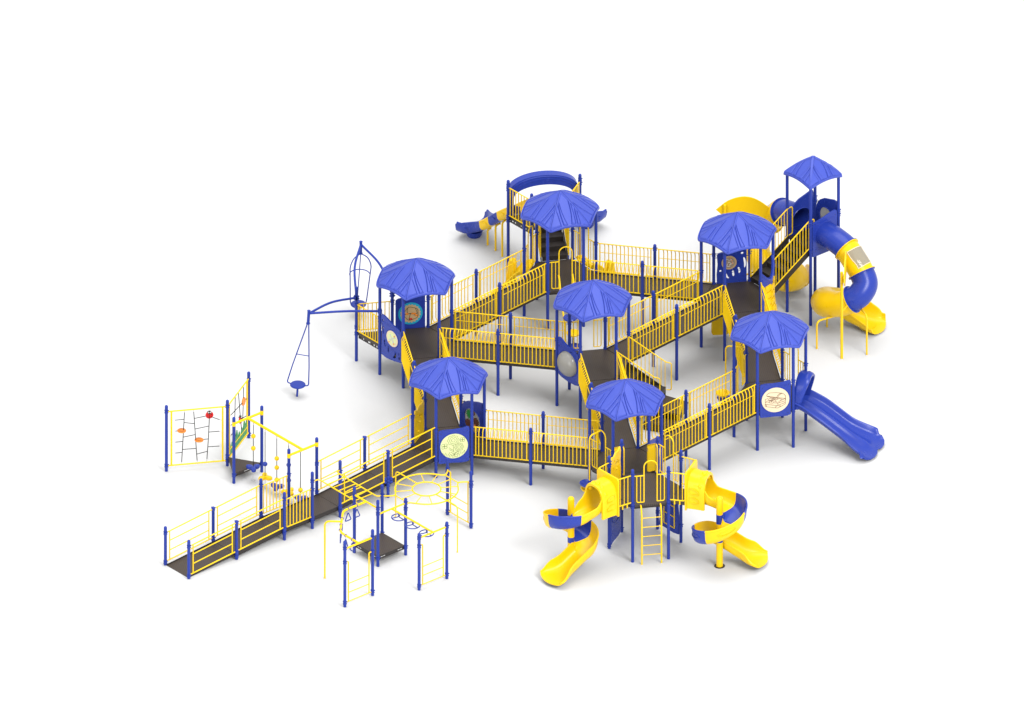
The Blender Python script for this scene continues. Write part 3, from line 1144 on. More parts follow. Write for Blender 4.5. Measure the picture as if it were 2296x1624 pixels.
zt = 1.885
t = thing('ring_track', 'bent yellow overhead track for swinging handles with an end ladder at the front', 'climber frame', (m5 + m6) / 2)
end_ladder(t, m5, m6, 2.155, (.13, 1.44, 1.9))
ma, mb5 = (m1 + m2) / 2 + UP * zt, (m5 + m6) / 2 + UP * zt
k1 = ma + u(220) * .86
k2 = mb5 - u(-51) * .84
trk = fillet([ma, k1, k2, mb5], .16, 6)
mb = MB()
mb.tube(trk, .033, 12)
mb.tube([m1 + u(-50) * .045 + UP * zt, m2 - u(-50) * .045 + UP * zt], .028, 10)
mb.tube([m5 + u(40) * .045 + UP * zt, m6 - u(40) * .045 + UP * zt], .028, 10)
part(t, 'track', mb, 'yel')
pg = G(728.3, 1297)
km = (k1 + k2) / 2
mb = MB().tube(fillet([pg, V3(pg.x, pg.y, zt - .02), km], .16, 8), .027, 10)
part(t, 'support_pole', mb, 'yel')


def tri_handle(p, d, lab):
    g = V3(p.x, p.y, p.z - .40)
    t = thing('swing_handle', lab, 'swing handle', g, 'triangular handles hanging from the yellow track')
    ax = d.normalized()
    part(t, 'collar', MB().tube(ring(p, .037, ax, 20), .012, 6, closed=True), 'blue')
    part(t, 'chain', MB().tube([p - UP * .04, p - UP * .12], .009, 6), 'steel')
    a, b, c = p - UP * .11, p - UP * .375 + ax * .115, p - UP * .375 - ax * .115
    pts = fillet([(a + b) / 2, b, c, a, (a + b) / 2], .045, 5)
    part(t, 'triangle', MB().tube(pts[:-1], .0155, 8, closed=True), 'blue')


HL = ['blue triangle handle on the back arm of the yellow track, nearest the tall post', 'blue triangle handle on the back arm of the yellow track, next to its rear bend',
      'edge-on blue triangle handle just above where the support pole joins the track', 'edge-on blue triangle handle just below where the support pole joins the track', 'edge-on blue triangle handle at the front bend of the yellow track',
      'blue triangle handle on the front arm of the track, behind a short post', 'blue triangle handle closest to the front crossbar of the track']
hp = [(ma + (k1 - ma) * .40, u(220)), (ma + (k1 - ma) * .78, u(220)), (k1 + (k2 - k1) * .36, k2 - k1), (k1 + (k2 - k1) * .66, k2 - k1), (k1 + (k2 - k1) * .90, k2 - k1), (k2 + (mb5 - k2) * .30, mb5 - k2), (k2 + (mb5 - k2) * .65, mb5 - k2)]
for (p, d), lab in zip(hp, HL):
    tri_handle(p, d, lab)

zw = 1.69
t = thing('wheel_beam', 'yellow overhead beam with three blue hand wheels and an end ladder at the front', 'climber frame', (m7 + m8) / 2)
end_ladder(t, m7, m8, 1.854, (.13, 1.42, 1.69))
wa, wb = (m2 + m4) / 2 + UP * zw, (m7 + m8) / 2 + UP * zw
mb = MB()
mb.tube([wa, wb], .028, 10)
mb.tube([m2 + u(40) * .045 + UP * zw, m4 - u(40) * .045 + UP * zw], .026, 10)
mb.tube([m7 + u(40) * .045 + UP * zw, m8 - u(40) * .045 + UP * zw], .026, 10)
part(t, 'beam', mb, 'yel')
for q in (.17, .506, .843):
    p = wa + (wb - wa) * q
    mb = MB()
    z = p - UP * .15
    mb.tube([p, z + UP * .03], .016, 8)
    mb.tube(ring(z, .205, UP, 40), .0155, 8, closed=True)
    for a in (75, 195, 315):
        mb.tube(fillet([z + UP * .03, z + u(a) * .05 + UP * .015, z + u(a) * .2], .03, 3), .015, 8)
    part(t, 'hand_wheel', mb, 'blue')

t = thing('circular_ladder', 'round yellow overhead ladder with a sun-ray ring on yellow and blue poles', 'overhead ladder', (m9 + m10) / 2)
end_ladder(t, m9, m10, 1.86, (.10, 1.37, 1.49))
zc = 1.49
cc = (m3 + m4 + m9 + m10) / 4 + UP * zc
mb = MB()
mb.tube(ring(cc, .41, UP, 48), .021, 8, closed=True)
part(t, 'inner_ring', mb, 'yel')
for s in (-1, 1):
    lt = u(130) * s
    pa, pb = (m9, m3) if s > 0 else (m10, m4)
    mb = MB()
    pts = [pb + UP * zc, pb + lt * -.10 + u(40) * .08 + UP * zc, cc - u(40) * .93 + lt * .30, cc - u(40) * .78 + lt * .40]
    a_ = [cc + u(130 * 1 + (0)) * 0]
    arc = [cc + (u(40) * math.cos(w) + lt * math.sin(w)) * .905 for w in [math.radians(180 - 34 - (112) * i / 18) for i in range(19)]]
    pts2 = [cc + u(40) * .78 + lt * .40, cc + u(40) * .93 + lt * .30, pa + lt * -.10 - u(40) * .08 + UP * zc, pa + UP * zc]
    path = spline([pts[0], pts[1], pts[2]] + arc + [pts2[1], pts2[2], pts2[3]], 4)
    mb.tube(path, .021, 8)
    part(t, 'outer_rail', mb, 'yel')
for s in (-1, 1):
    e = cc + u(40) * .93 * s
    part(t, 'cross_bar', MB().tube([e + u(130) * .30, e - u(130) * .30], .0165, 8), 'yel')
for a in range(10, 370, 30):
    if (a - 130) % 180 == 0:
        continue
    part(t, 'rung', MB().tube([cc + u(a) * .41, cc + u(a) * (.93 if (a - 40) % 180 == 0 else .905)], .0135, 8), 'yel')
for a, pp in ((130, G(886.8, 1158.4)), (-50, G(1026.4, 1238.9))):
    top = cc + u(a) * 1.37
    mb = MB().tube(fillet([cc + u(a) * .41, V3(top.x, top.y, zc + .01), V3(top.x, top.y, 0)], .13, 8), .0185, 8)
    part(t, 'support_pole', mb, 'yel')


# ------------------------------------------------------------------ spinner swings on the left tower
def swing(label, pa, pb, n, cage):
    mid = (pa + pb) / 2
    nd = u(n)
    tip = mid + nd * 2.206 + UP * 2.58
    t = thing('arm_swing', label, 'swing', V3(mid.x, mid.y) + nd * 2.62, 'hanging seat swings on curved blue arms')
    mb = MB()
    for p in (pa, pb):
        a = V3(p.x, p.y, 2.06)
        m = (a + tip) / 2 + UP * (.05 if not cage else .10) + (V3(p.x, p.y) - V3(mid.x, mid.y)) * (.14 if not cage else .22)
        mb.tube(spline([a, m, tip - UP * .03], 10), .034, 10)
    part(t, 'arm', mb, 'blue')
    for p in (pa, pb):
        mb = MB()
        mb.lathe(V3(p.x, p.y, 2.06), [(.05, -.07), (.062, -.065), (.062, .065), (.05, .07)], 14)
        for dz in (-.04, .04):
            mb.box(V3(p.x, p.y, 2.06 + dz), u(n + 90) * .085, nd * .02, UP * .012)
        part(t, 'bracket', mb, 'blue')
    hb = tip + nd * .03 - UP * .36
    mb = MB().tube([tip + UP * .05, hb], .042, 12)
    mb.tube([tip + UP * .05, tip + UP * .065], .05, 12)
    mb.tube([hb + UP * .03, hb], .058, 12)
    part(t, 'hub', mb, 'blue')
    seat = mid + nd * 2.62 + UP * .37
    sd = u(-19 if not cage else 10)
    mb = MB().lathe(seat, [(1e-4, -.035), (.205, -.03), (.222, -.012), (.222, .012), (.205, .03), (1e-4, .035)], 30)
    if not cage:
        mb.tube([seat - UP * .03, V3(seat.x, seat.y, 0) + nd * .03], .03, 10)
    part(t, 'seat', mb, 'blue')
    mb = MB()
    k = []
    for s in (-1, 1):
        if cage:
            pts = [hb + sd * s * .02, hb + sd * s * .20 - UP * .12, hb + sd * s * .31 - UP * .38, seat + sd * s * .235 + UP * .10, seat + sd * s * .21]
            mb.tube(fillet(pts, .22, 7), .017, 8)
        else:
            q = seat + sd * s * .325 + UP * .03
            mb.tube(fillet([hb + sd * s * .02, hb * .3 + q * .7 + sd * s * .02, q, seat + sd * s * .2], .06, 5), .018, 8)
            k.append(hb * .48 + q * .52 + sd * s * .01)
    if cage:
        mb.tube([hb, seat + nd * .2], .0145, 8)
        cr = (hb + seat) / 2 + UP * .16
        mb.tube([cr + sd * .285 * math.cos(w) + u(n) * .285 * math.sin(w) for w in [math.radians(180 * i / 20) for i in range(21)]], .015, 8)
    else:
        mb.tube(k, .0135, 8)
    part(t, 'hanger', mb, 'blue')


swing('blue disc seat hanging on two plain rods from low curved arms', tA, tL, 220, False)
swing('blue caged seat hanging from two tall curved blue arms behind the left tower', tB, tA, 100, True)


# ------------------------------------------------------------------ stairs
def stairs(label, a, b, n, z0, z1, steps, half=.43, group='dark stairs with yellow rails', ends=True, rail_top=.95, ext=0):
    """a..b horizontal run at heading n, from z0 up (or down) to z1"""
    t = thing('stairs', label, 'stairs', V3((a.x + b.x) / 2, (a.y + b.y) / 2), group)
    d, lat = u(n), u(n + 90)
    run = (b - a).length
    k = steps
    dz = (z1 - z0) / k
    tr = run / (k - 1) if k > 1 else run
    for i in range(k - 1):
        z = z0 + dz * (i + 1)
        part(t, 'tread', MB().box(a + d * (tr * (i + .5)) + UP * (z - .018), d * (tr / 2 + .012), lat * half, UP * .018), 'dark')
    for i in range(k):
        zz = z0 + dz * (i + .5)
        x = tr * i + (.006 if dz > 0 else -.006)
        part(t, 'riser', MB().box(a + d * x + UP * (zz - .02), d * .004, lat * half, UP * (abs(dz) / 2 - .021)), 'dark')
    for s in (-1, 1):
        st = MB()
        off = lat * s * (half + .018)
        p, q = a + off + UP * (z0 + dz * .35), b + off + UP * (z1 - dz * .1)
        st.box((p + q) / 2 - UP * .05, (q - p) / 2, lat * .006, UP * .15)
        part(t, 'stringer', st, 'dark')
    for s in (-1, 1):
        off = lat * s * (half + .05)
        p, q = a + off + UP * (z0 + dz * .5), b + off + UP * (z1 + dz * 0)
        pd = q - p
        r = MB()
        L = V3(pd.x, pd.y).length
        e0 = p + UP * .12
        e1 = p + UP * rail_top
        f1 = q + UP * rail_top
        r.tube(fillet([p + UP * .06, e1, f1, q + UP * rail_top + d * .16, q + d * .16 + UP * .08, q + d * .02 + UP * .06], .06, 4), .0175, 8)
        r.tube([p + UP * .06, q + UP * .06], .0155, 8)
        m = int(L / .115)
        for i in range(m + 1):
            w = p + pd * ((.03 + (L - .06) * i / m) / L)
            r.tube([w + UP * .06, w + UP * rail_top], .0115, 6)
        part(t, 'railing', r, 'yel')
    return t


# tall square tower
c8 = Vector((8.586, 2.909, 0))
z8 = 8 * Z
stairs('dark stairs with yellow rails climbing up to the square-roofed tower', T3 + u(40) * AP, c8 - u(40) * .52, 40, ZD[3], z8, 6)
t = thing('play_tower', 'tallest tower with a small square blue roof, between the two tube slides', 'play tower', c8)
sq = {a: c8 + u(a) * .7354 for a in (-5, 85, 175, 265)}
for a, p in sq.items():
    post(t, p, 0, z8 + 2.16, (z8 - .04, z8 + .80, z8 + .93), cap=False)
SQ_ROOF = roof_mesh('square_roof', 4, .88, .57, .11, -5, NS=110, NT=76, bulge=.40)
ro = bpy.data.objects.new('square_roof', SQ_ROOF)
C.objects.link(ro)
ro.parent = t
ro.location = (0, 0, z8 + 2.07)
mb = MB().lathe(c8 + UP * (z8 + 2.62), [(.06, 0), (.058, .035), (.03, .05), (1e-4, .052)], 12)
for a in (-5, 85, 175, 265):                       # cover strips on the ridges
    pts = []
    for i in range(9):
        q = .06 + .90 * i / 8
        pts.append(c8 + u(a) * .87 * q * .985 + UP * (z8 + 2.07 + .57 * (1 - (.6 * q + .4 * q * q)) + .012))
    L_ = u(a + 90) * .038
    secs = [[p - L_, p - L_ * .8 + UP * .016, p + L_ * .8 + UP * .016, p + L_] for p in pts]
    mb.loft(secs)
part(t, 'ridge_cap', mb, 'roof')
mb = MB().box(c8 + UP * (z8 - .03), u(40) * .49, u(-50) * .49, UP * .03)
part(t, 'deck', mb, 'deck')
TUBP = [(-.46, -.24), (-.42, -.26), (.42, -.26), (.46, -.22), (.46, .86), (.44, .98), (.36, 1.02), (.2, .99), (.0, .93), (-.25, .88), (-.44, .86), (-.46, .8)]
ARCP = [(-.45, -.05), (.45, -.05), (.46, .55), (.42, .78), (.3, .95), (.1, 1.08), (-.12, 1.14), (-.32, 1.20), (-.43, 1.19), (-.45, 1.1)]
ZT = 2.83
for n, out, mats in ((-50, TUBP, 0), (130, ARCP, 0), (40, ARCP, 1)):
    E = Fr(c8 + u(n) * .52, n)
    arms(t, E, z8)
    zc_ = ZT - z8
    pn = panel(t, E, z8, out, [circle2(0, zc_ + (.10 if mats else 0), .35 if not mats else .30, 36)], rim=(0, zc_ + (.10 if mats else 0), .37 if not mats else .32))
    if mats:
        mb = MB()
        mb.prism([circle2(0, zc_ + .10, .305, 36)], lambda x, z, k: E.P(x, k, z8 + z), .008)
        part(pn, 'clear_window', mb, 'bubble')

# ------------------------------------------------------------------ tube slides
PW0 = V3(8.92, 2.51, ZT)
WP = [PW0, V3(9.22, 2.17, 2.80), V3(9.55, 1.86, 2.66), V3(9.78, 1.62, 2.40), V3(9.97, 1.45, 2.14), V3(10.08, 1.24, 1.86), V3(9.93, 1.06, 1.62), V3(9.70, 1.04, 1.46), V3(9.36, 1.22, 1.22), V3(9.0, 1.58, 1.04), V3(8.98, 2.05, .86), V3(9.42, 2.26, .68)]
CWP = [V3(9.42, 2.26, .34), V3(9.62, 2.22, .27), V3(9.95, 2.09, .17), V3(10.3, 1.94, .10), V3(10.62, 1.80, .075)]


def shell(prof, th):
    """closed section: the profile and, backwards, the same profile set off by th to its right-hand side"""
    off = []
    n = len(prof)
    for i, (x, z) in enumerate(prof):
        a, b = prof[max(i - 1, 0)], prof[min(i + 1, n - 1)]
        dx, dz = b[0] - a[0], b[1] - a[1]
        L = math.hypot(dx, dz) or 1
        off.append((x + dz / L * th, z - dx / L * th))
    return list(prof) + off[::-1]


def shell_loft(mb, secs):
    """loft of shell sections, ends closed by strips"""
    n = len(secs[0])
    mb.loft(secs, caps=False)
    for q in (secs[0], secs[-1]):
        h = n // 2
        mb.add(q, [(i, i + 1, n - 2 - i, n - 1 - i) for i in range(h - 1)])
    return mb


def chute(mb, pts, lats, hw, wl, wr, th=.03, lip=.045, nose=0):
    """open slide trough: pts centre line of the floor, lats unit vectors to the left, walls wl/wr high"""
    prof = [(1, 1), (.985, .7), (.94, .40), (.82, .16), (.62, .04), (.3, .0)]
    secs = []
    n = len(pts)
    for i, p in enumerate(pts):
        l, h, a, b = lats[i], hw[i], wl[i], wr[i]
        d = (pts[min(i + 1, n - 1)] - pts[max(i - 1, 0)])
        d = Vector((d.x, d.y, 0)).normalized()
        back = lambda x: d * (-nose * sm(.70, 1, i / (n - 1)) * min(1.3, abs(x / h)) ** 1.8) if nose else Vector((0, 0, 0))
        tp = [(h + lip, a - .03), (h + lip * .9, a + .005), (h + lip * .4, a + .016)] + [(x * h, z * a) for x, z in prof] + [(0, 0)] + [(-x * h, z * b) for x, z in prof[::-1]] + [(-h - lip * .4, b + .016), (-h - lip * .9, b + .005), (-h - lip, b - .03)]
        sec = shell(tp[::-1], th)
        secs.append([p + l * x + UP * z + back(x) for x, z in sec])
    return shell_loft(mb, secs)


def lat_of(pts):
    out = []
    for i in range(len(pts)):
        d = pts[min(i + 1, len(pts) - 1)] - pts[max(i - 1, 0)]
        d.z = 0
        d.normalize()
        out.append(Vector((-d.y, d.x, 0)))
    return out


def tube_slide(label, h0, h1, base, mirror):
    """h0/h1: heading of the reference and of this slide; base: where it leaves the tower"""
    def mp(p):
        r = p - PW0
        a, b = r.dot(u(h0)), r.dot(u(h0 + 90))
        if mirror:
            b = -b
        return V3(base.x, base.y) + u(h1) * a + u(h1 + 90) * b + UP * p.z
    t = thing('tube_slide', label, 'tube slide', mp(V3(9.41, 1.2, 0)), 'blue and yellow spiral tube slides')
    path = spline([mp(p) for p in WP], 10)
    R = .365
    cuts = [(0, 20, 'bluep'), (20, 41, 'yelp'), (41, 70, 'bluep'), (70, 110, 'yelp')]
    for a, b, m in cuts:
        mb = MB().tube(path[a:b + 1], [R + .05 * sm(78, 96, i) for i in range(a, b + 1)], 32, caps=False)
        sec = part(t, 'tube_section', mb, m)
        for i in ((a, b) if a else (b,)):
            fl = MB()
            ax = (path[min(i + 1, len(path) - 1)] - path[i - 1]).normalized()
            off = .014 if i == a else -.014
            fl.lathe(path[i] + ax * off, [(R - .02, -.012), (R + .045, -.012), (R + .05, 0), (R + .045, .012), (R - .02, .012), (R - .02, -.012)], 32, ax)
            part(sec, 'flange', fl, m)
        if m == 'yelp' and a == 20:
            # clear window let into the tube wall
            w = [[], []]
            for i in range(a + 4, b - 3):
                ax = (path[i + 1] - path[i - 1]).normalized()
                e1 = (UP - ax * UP.dot(ax)).normalized()
                e2 = ax.cross(e1)
                row = []
                for k in range(13):
                    an = math.radians((46 - 102 * k / 12) * (1 if not mirror else -1))
                    row.append(path[i] + (e1 * math.cos(an) + e2 * -math.sin(an) * -1) * (R + .008))
                w[0].append(row)
            if mirror:
                pass
            part(sec, 'clear_window', MB().grid(w[0]), 'glass')
            r_ = w[0]
            loop = r_[0] + [x[-1] for x in r_[1:]] + r_[-1][::-1][1:] + [x[0] for x in r_[::-1][1:-1]]
            part(sec, 'window_frame', MB().tube(loop, .013, 6, closed=True), 'cream')
    cp = spline([mp(p) for p in CWP], 8)
    la = lat_of(cp)
    n = len(cp)
    wall = [.34 - .13 * sm(.3, 1, i / (n - 1)) + .10 * math.sin(math.pi * min(1, i / (n - 1) * 1.6)) * .4 for i in range(n)]
    hw = [.39 + .08 * sm(.5, .9, i / (n - 1)) for i in range(n)]
    ch = MB()
    far = [a_ + .20 * math.sin(math.pi * min(1, i / (n - 1) * 1.15)) for i, a_ in enumerate(wall)]
    chute(ch, cp, la, hw, wall if mirror else far, far if mirror else wall, nose=.16)
    ex = part(t, 'exit_chute', ch, 'yelp')
    f = cp[int(n * .62)]
    ft = MB().lathe(V3(f.x, f.y), [(.20, .0), (.235, .06), (.27, f.z - .02)], 24)
    part(ex, 'foot', ft, 'yelp')
    # supports
    sp = mp(V3(9.41, .215, 0))
    pole = MB().tube([sp, sp + UP * 2.81], .042, 14)
    pb = mp(V3(9.66, 1.0, 0))
    pole.tube([sp + UP * 1.5, V3(pb.x, pb.y, 1.42)], .022, 8)
    part(t, 'support_pole', pole, 'yelp')
    for g, zt_, tg in ((V3(8.70, .776, 0), .90, V3(9.34, 1.26, .84)), (V3(10.126, .436, 0), 1.27, V3(9.92, 1.02, 1.22)), (V3(8.99, 2.07, 0), .62, V3(9.2, 1.95, .6))):
        a, b = mp(g), mp(tg)
        part(t, 'support_pole', MB().tube(fillet([a, V3(a.x, a.y, zt_), b], .16, 7), .027, 10), 'yelp')
    # leaf shaped board on the tall pole
    lf = [(-.05, -.02), (.30, .30), (.70, .46), (1.05, .43), (1.38, .24), (1.60, 0), (1.34, -.26), (1.0, -.42), (.65, -.44), (.28, -.30)]
    sm_ = spline([V3(a, b) for a, b in lf + lf[:1]], 4)[:-1]
    d_ = (mp(V3(9.47, 1.6, 0)) - mp(V3(9.41, .215, 0))).normalized()
    nn = Vector((-d_.y, d_.x, 0))
    leaf = MB().prism([[(p.x, p.y) for p in sm_]], lambda x, y, k: sp + d_ * (x - .22) + nn * ((k - .02) + (-.075 if not mirror else .075)) + UP * (2.62 + y), .03)
    lo = part(t, 'leaf_board', leaf, 'yelp', bevel=.006)
    part(lo, 'leaf_vein', MB().tube([sp + d_ * -.05 + nn * (-.045 if not mirror else .045) + UP * 2.5, sp + d_ * .42 + nn * (-.05 if not mirror else .05) + UP * 2.5], .02, 8), 'yelp')
    return t


tube_slide('spiral tube slide in front of the square-roofed tower, its clear window facing us', -50, -50, V3(8.92, 2.51), False)
tube_slide('spiral tube slide behind the square-roofed tower, with a broad yellow leaf board', -50, 130, V3(c8.x, c8.y) + u(130) * .52, True)

# ------------------------------------------------------------------ front deck with two spiral slides
c9 = Vector((3.798, -10.82, 0))
z9 = 6 * Z
stairs('short stairs between the front hex roof and the spiral slide deck', T6 + u(-80) * AP, c9 - u(-80) * AP, -80, ZD[6], z9, 4)
t = thing('open_platform', 'roofless hexagonal deck at the front carrying the ladder and both spiral slides', 'platform', c9)
hex_deck(t, c9, z9)
for a in range(10, 370, 60):
    post(t, hv(c9, a), 0, z9 + 1.19, ((z9 - .05, z9 + .06, z9 + .98) if a in (250, 310) else (z9 - .55 if a in (10, 70, 190, 130) else z9 - .05, z9 - .05, z9 + .87, z9 + .98) + ((.10,) if a in (130, 190) else (.55,))))
arch_rail(t, edge(c9, -80), z9)
arch_rail(t, edge(c9, 40), z9)
wave_panel(t, edge(c9, 160), z9)
LOWP = [(-.44, .08), (-.2, .04), (.2, .06), (.44, .04), (.40, .4), (.43, .8), (.39, 1.1), (.44, 1.42), (.2, 1.45), (-.2, 1.40), (-.44, 1.45), (-.40, 1.0), (-.44, .6)]
E = edge(c9, 160)
pn = panel(t, E, 0, LOWP, bolts=False, rim=(0, .95, .34))
sheet(pn, E, 0, (0, .95), .32, 'cream', .022, .01)
lines(pn, E, 0, (0, .95), .30, [wavy(0, .1, .35, 5, .2), [(-.6, -.5), (-.3, -.7), (0, -.5), (.3, -.75), (.6, -.5)], [(-.7, .5), (-.4, .7), (-.2, .5)]], 'brown', .033, .007)
E = edge(c9, 40)
pn = panel(t, E, .14, LOWP, bolts=False)
mb = MB()
for y in (-.03,):
    for x in (-.26, .2):
        mb.tube([E.P(x, y, .35), E.P(x, y, 1.6)], .018, 6)
    for z in (.36, .72, 1.05, 1.40):
        mb.tube([E.P(-.26, y, z), E.P(.2, y, z)], .016, 6)
part(pn, 'grid_bars', mb, 'yel')
# side rails that lead out to the two slides
for n in (-20, 220):
    E = edge(c9, n)
    mb = MB().box(E.P(0, .25, z9 - .03), E.t * .42, E.n * .25, UP * .025)
    part(t, 'deck', mb, 'deck')
    for s in (-1, 1):
        r = MB()
        a, b = E.P(s * .50, .02, z9), E.P(s * .44, .47, z9)
        r.tube(fillet([a + UP * .98, b + UP * .98, b + UP * .10, a + UP * .10], .06, 4), .0175, 8)
        for i in range(1, 4):
            q = a + (b - a) * (i / 3.6)
            r.tube([q + UP * .10, q + UP * .98], .0115, 6)
        for i in (1, 2):
            q = a + (b - a) * (i / 3)
            r.box(q + UP * .03, E.n * .018, E.t * .006, UP * .07)
        part(t, 'railing', r, 'yel')

t = thing('ladder', 'straight yellow rung ladder leaning on the front deck', 'ladder', c9 + u(-80) * (AP + .12))
E = edge(c9, -80)
for s in (-1, 1):
    x = s * .285
    mb = MB().tube(fillet([E.P(x, -.02, z9 - .02), E.P(x, .06, z9 - .01), E.P(x, .17, z9 - .22), E.P(x, .20, 0)], .10, 5), .024, 10)
    part(t, 'side_rail', mb, 'yel')
for i in range(5):
    z = .30 + .30 * i
    part(t, 'rung', MB().tube([E.P(-.285, .19, z), E.P(.285, .19, z)], .0125, 8), 'yel')

# one spiral slide, built round its pole at the origin of its own frame, then copied
SP_R = c9 + u(-30) * 2.455
SP_L = c9 + u(210.5) * 2.455
t = thing('spiral_slide', 'open spiral slide whose yellow pole stands on a round brown foot plate', 'spiral slide', SP_R, 'open spiral slides')
O = SP_R
hd, lt = u(-20), u(70)
RC = .435


def sp_pt(s):
    """s: -1.02..0 entry, 0..360 degrees of turn, then 0..1.2 exit, all mapped on one parameter list"""
    return s


pts, lats, hw, wl, wr, tagp = [], [], [], [], [], []
NA = 14
for i in range(NA):
    a = -1.02 + 1.02 * i / NA
    pts.append(O + hd * a + lt * RC + UP * (z9 - .02 - .11 * sm(-.7, .25, a)))
    lats.append(lt)
    w = .34 + .30 * (1 - sm(-.62, -.30, a))
    hw.append(.33); wl.append(w); wr.append(w if a < -.3 else .34 - .2 * sm(-.3, 0, a)); tagp.append(0)
ZS = [(0, 1.70), (90, 1.48), (180, 1.07), (270, .72), (360, .50)]
for i in range(61):
    f = 6.0 * i
    j = min(3, int(f // 90))
    z = ZS[j][1] + (ZS[j + 1][1] - ZS[j][1]) * ((f - 90 * j) / 90)
    r = u(70 - f)
    pts.append(O + r * RC + UP * z)
    lats.append(r)
    hw.append(.325); wl.append(.36 + .11 * sm(0, 60, f) - .10 * sm(310, 360, f)); wr.append(.12 + .2 * sm(330, 360, f)); tagp.append(f)
NX = 16
for i in range(1, NX + 1):
    a = 1.27 * i / NX
    z = .54 - .40 * sm(-.15, 1.0, a)
    z = .14 + (.36) * (1 - sm(-.45, .95, a)) / (1 - sm(-.45, .95, 0)) * 1.0
    pts.append(O + hd * a + lt * RC + UP * z)
    lats.append(lt)
    hw.append(.325 + .12 * sm(.45, 1.1, a)); wl.append(.36 - .26 * sm(.75, 1.27, a)); wr.append(.34 - .24 * sm(.75, 1.27, a)); tagp.append(400)
rng = [(0, NA + 3, 'yelp'), (NA + 3, NA + 16, 'bluep'), (NA + 16, NA + 32, 'yelp'), (NA + 32, NA + 45, 'bluep'), (NA + 45, len(pts) - 1, 'yelp')]
for a, b, m in rng:
    s_ = slice(a, b + 1)
    cs = part(t, 'chute_section', chute(MB(), pts[s_], lats[s_], hw[s_], wl[s_], wr[s_], nose=.13 if b == len(pts) - 1 else 0), m)
    if a < NA + 10 or b > NA + 50:
        continue
    g = MB()                                               # moulded oval on the outside of the wall
    mid = (a + b) // 2
    ov = []
    for k in range(24):
        w_ = 2 * math.pi * k / 24
        f_ = mid + 3.4 * math.cos(w_)
        i0 = int(f_)
        fr = f_ - i0
        p = pts[i0] * (1 - fr) + pts[i0 + 1] * fr
        l = (lats[i0] * (1 - fr) + lats[i0 + 1] * fr).normalized()
        ov.append(p + l * (.325 + .026) + UP * (.27 + .065 * math.sin(w_)))
    g.tube(ov, .010, 5, closed=True)
    part(cs, 'moulding', g, m)
# hood and entry plate
FrE = Fr(O + hd * -1.02 + lt * RC, -20)


def arch2(w, h, n=24, base=-.12):
    out = [(-w, base)]
    for i in range(n + 1):
        a = math.pi * (1 - i / n)
        cx, sx = math.cos(a), math.sin(a)
        out.append((w * (abs(cx) ** .75) * (1 if cx > 0 else -1), .30 + (h - .30) * sx ** .8))
    out.append((w, base))
    return out


secs = []
for y, w, h in ((.02, .43, .90), (.12, .425, .90), (.22, .41, .87), (.32, .41, .88), (.42, .405, .845), (.50, .415, .875), (.54, .40, .86)):
    o_, i_ = arch2(w, h), arch2(w - .06, h - .07)
    secs.append([FrE.P(x, y, z9 - .02 + z) for x, z in o_] + [FrE.P(x, y, z9 - .02 + z) for x, z in i_[::-1]])
hood = MB().loft(secs)
ho = part(t, 'hood', hood, 'yelp', ang=50)
hb = MB()
for k in range(5):
    a = math.pi * (.20 + .60 * k / 4)
    hb.ball(FrE.P(.385 * math.cos(a), .40, z9 + .27 + .55 * math.sin(a)), .085, 14)
for s in (-1, 1):
    for zc_ in (.06, .34):
        hb.tube([FrE.P(s * .425, y, z9 + z) for y, z in ((.10, zc_), (.10, zc_ + .18), (.24, zc_ + .17), (.36, zc_ + .10), (.38, zc_), (.10, zc_))], .012, 5)
part(ho, 'moulding', hb, 'yelp')
pl = MB().prism([[(-.47, -.20), (-.36, -.20), (-.36, .40), (-.30, .62), (-.15, .76), (0, .80), (.15, .76), (.30, .62), (.36, .40), (.36, -.20), (.47, -.20), (.47, .96), (.42, 1.02), (-.42, 1.02), (-.47, .96)]], lambda x, z, k: FrE.P(x, -.03 + k, z9 + z), .05)
part(t, 'entry_plate', pl, 'yelp', bevel=.015)
for z0, z1, m, cap in ((0.012, .80, 'yelp', 0), (.80, .98, 'bluep', 0), (.98, 1.40, 'yelp', 0), (1.40, 1.70, 'bluep', 0), (1.70, 2.275, 'yelp', 1)):
    pr = [(.098, z0), (.098, z1)] if not cap else [(.098, z0), (.098, z1 - .085), (.085, z1 - .04), (.05, z1 - .01), (1e-4, z1)]
    part(t, 'pole_sleeve', MB().lathe(O, pr, 24), m)
part(t, 'base_plate', MB().lathe(O, [(.155, .002), (.155, .014), (1e-4, .015)], 28), 'dark')
copy_thing(t, SP_L, 240.5, 'open spiral slide on the left of the front ladder, ending nearest the camera')

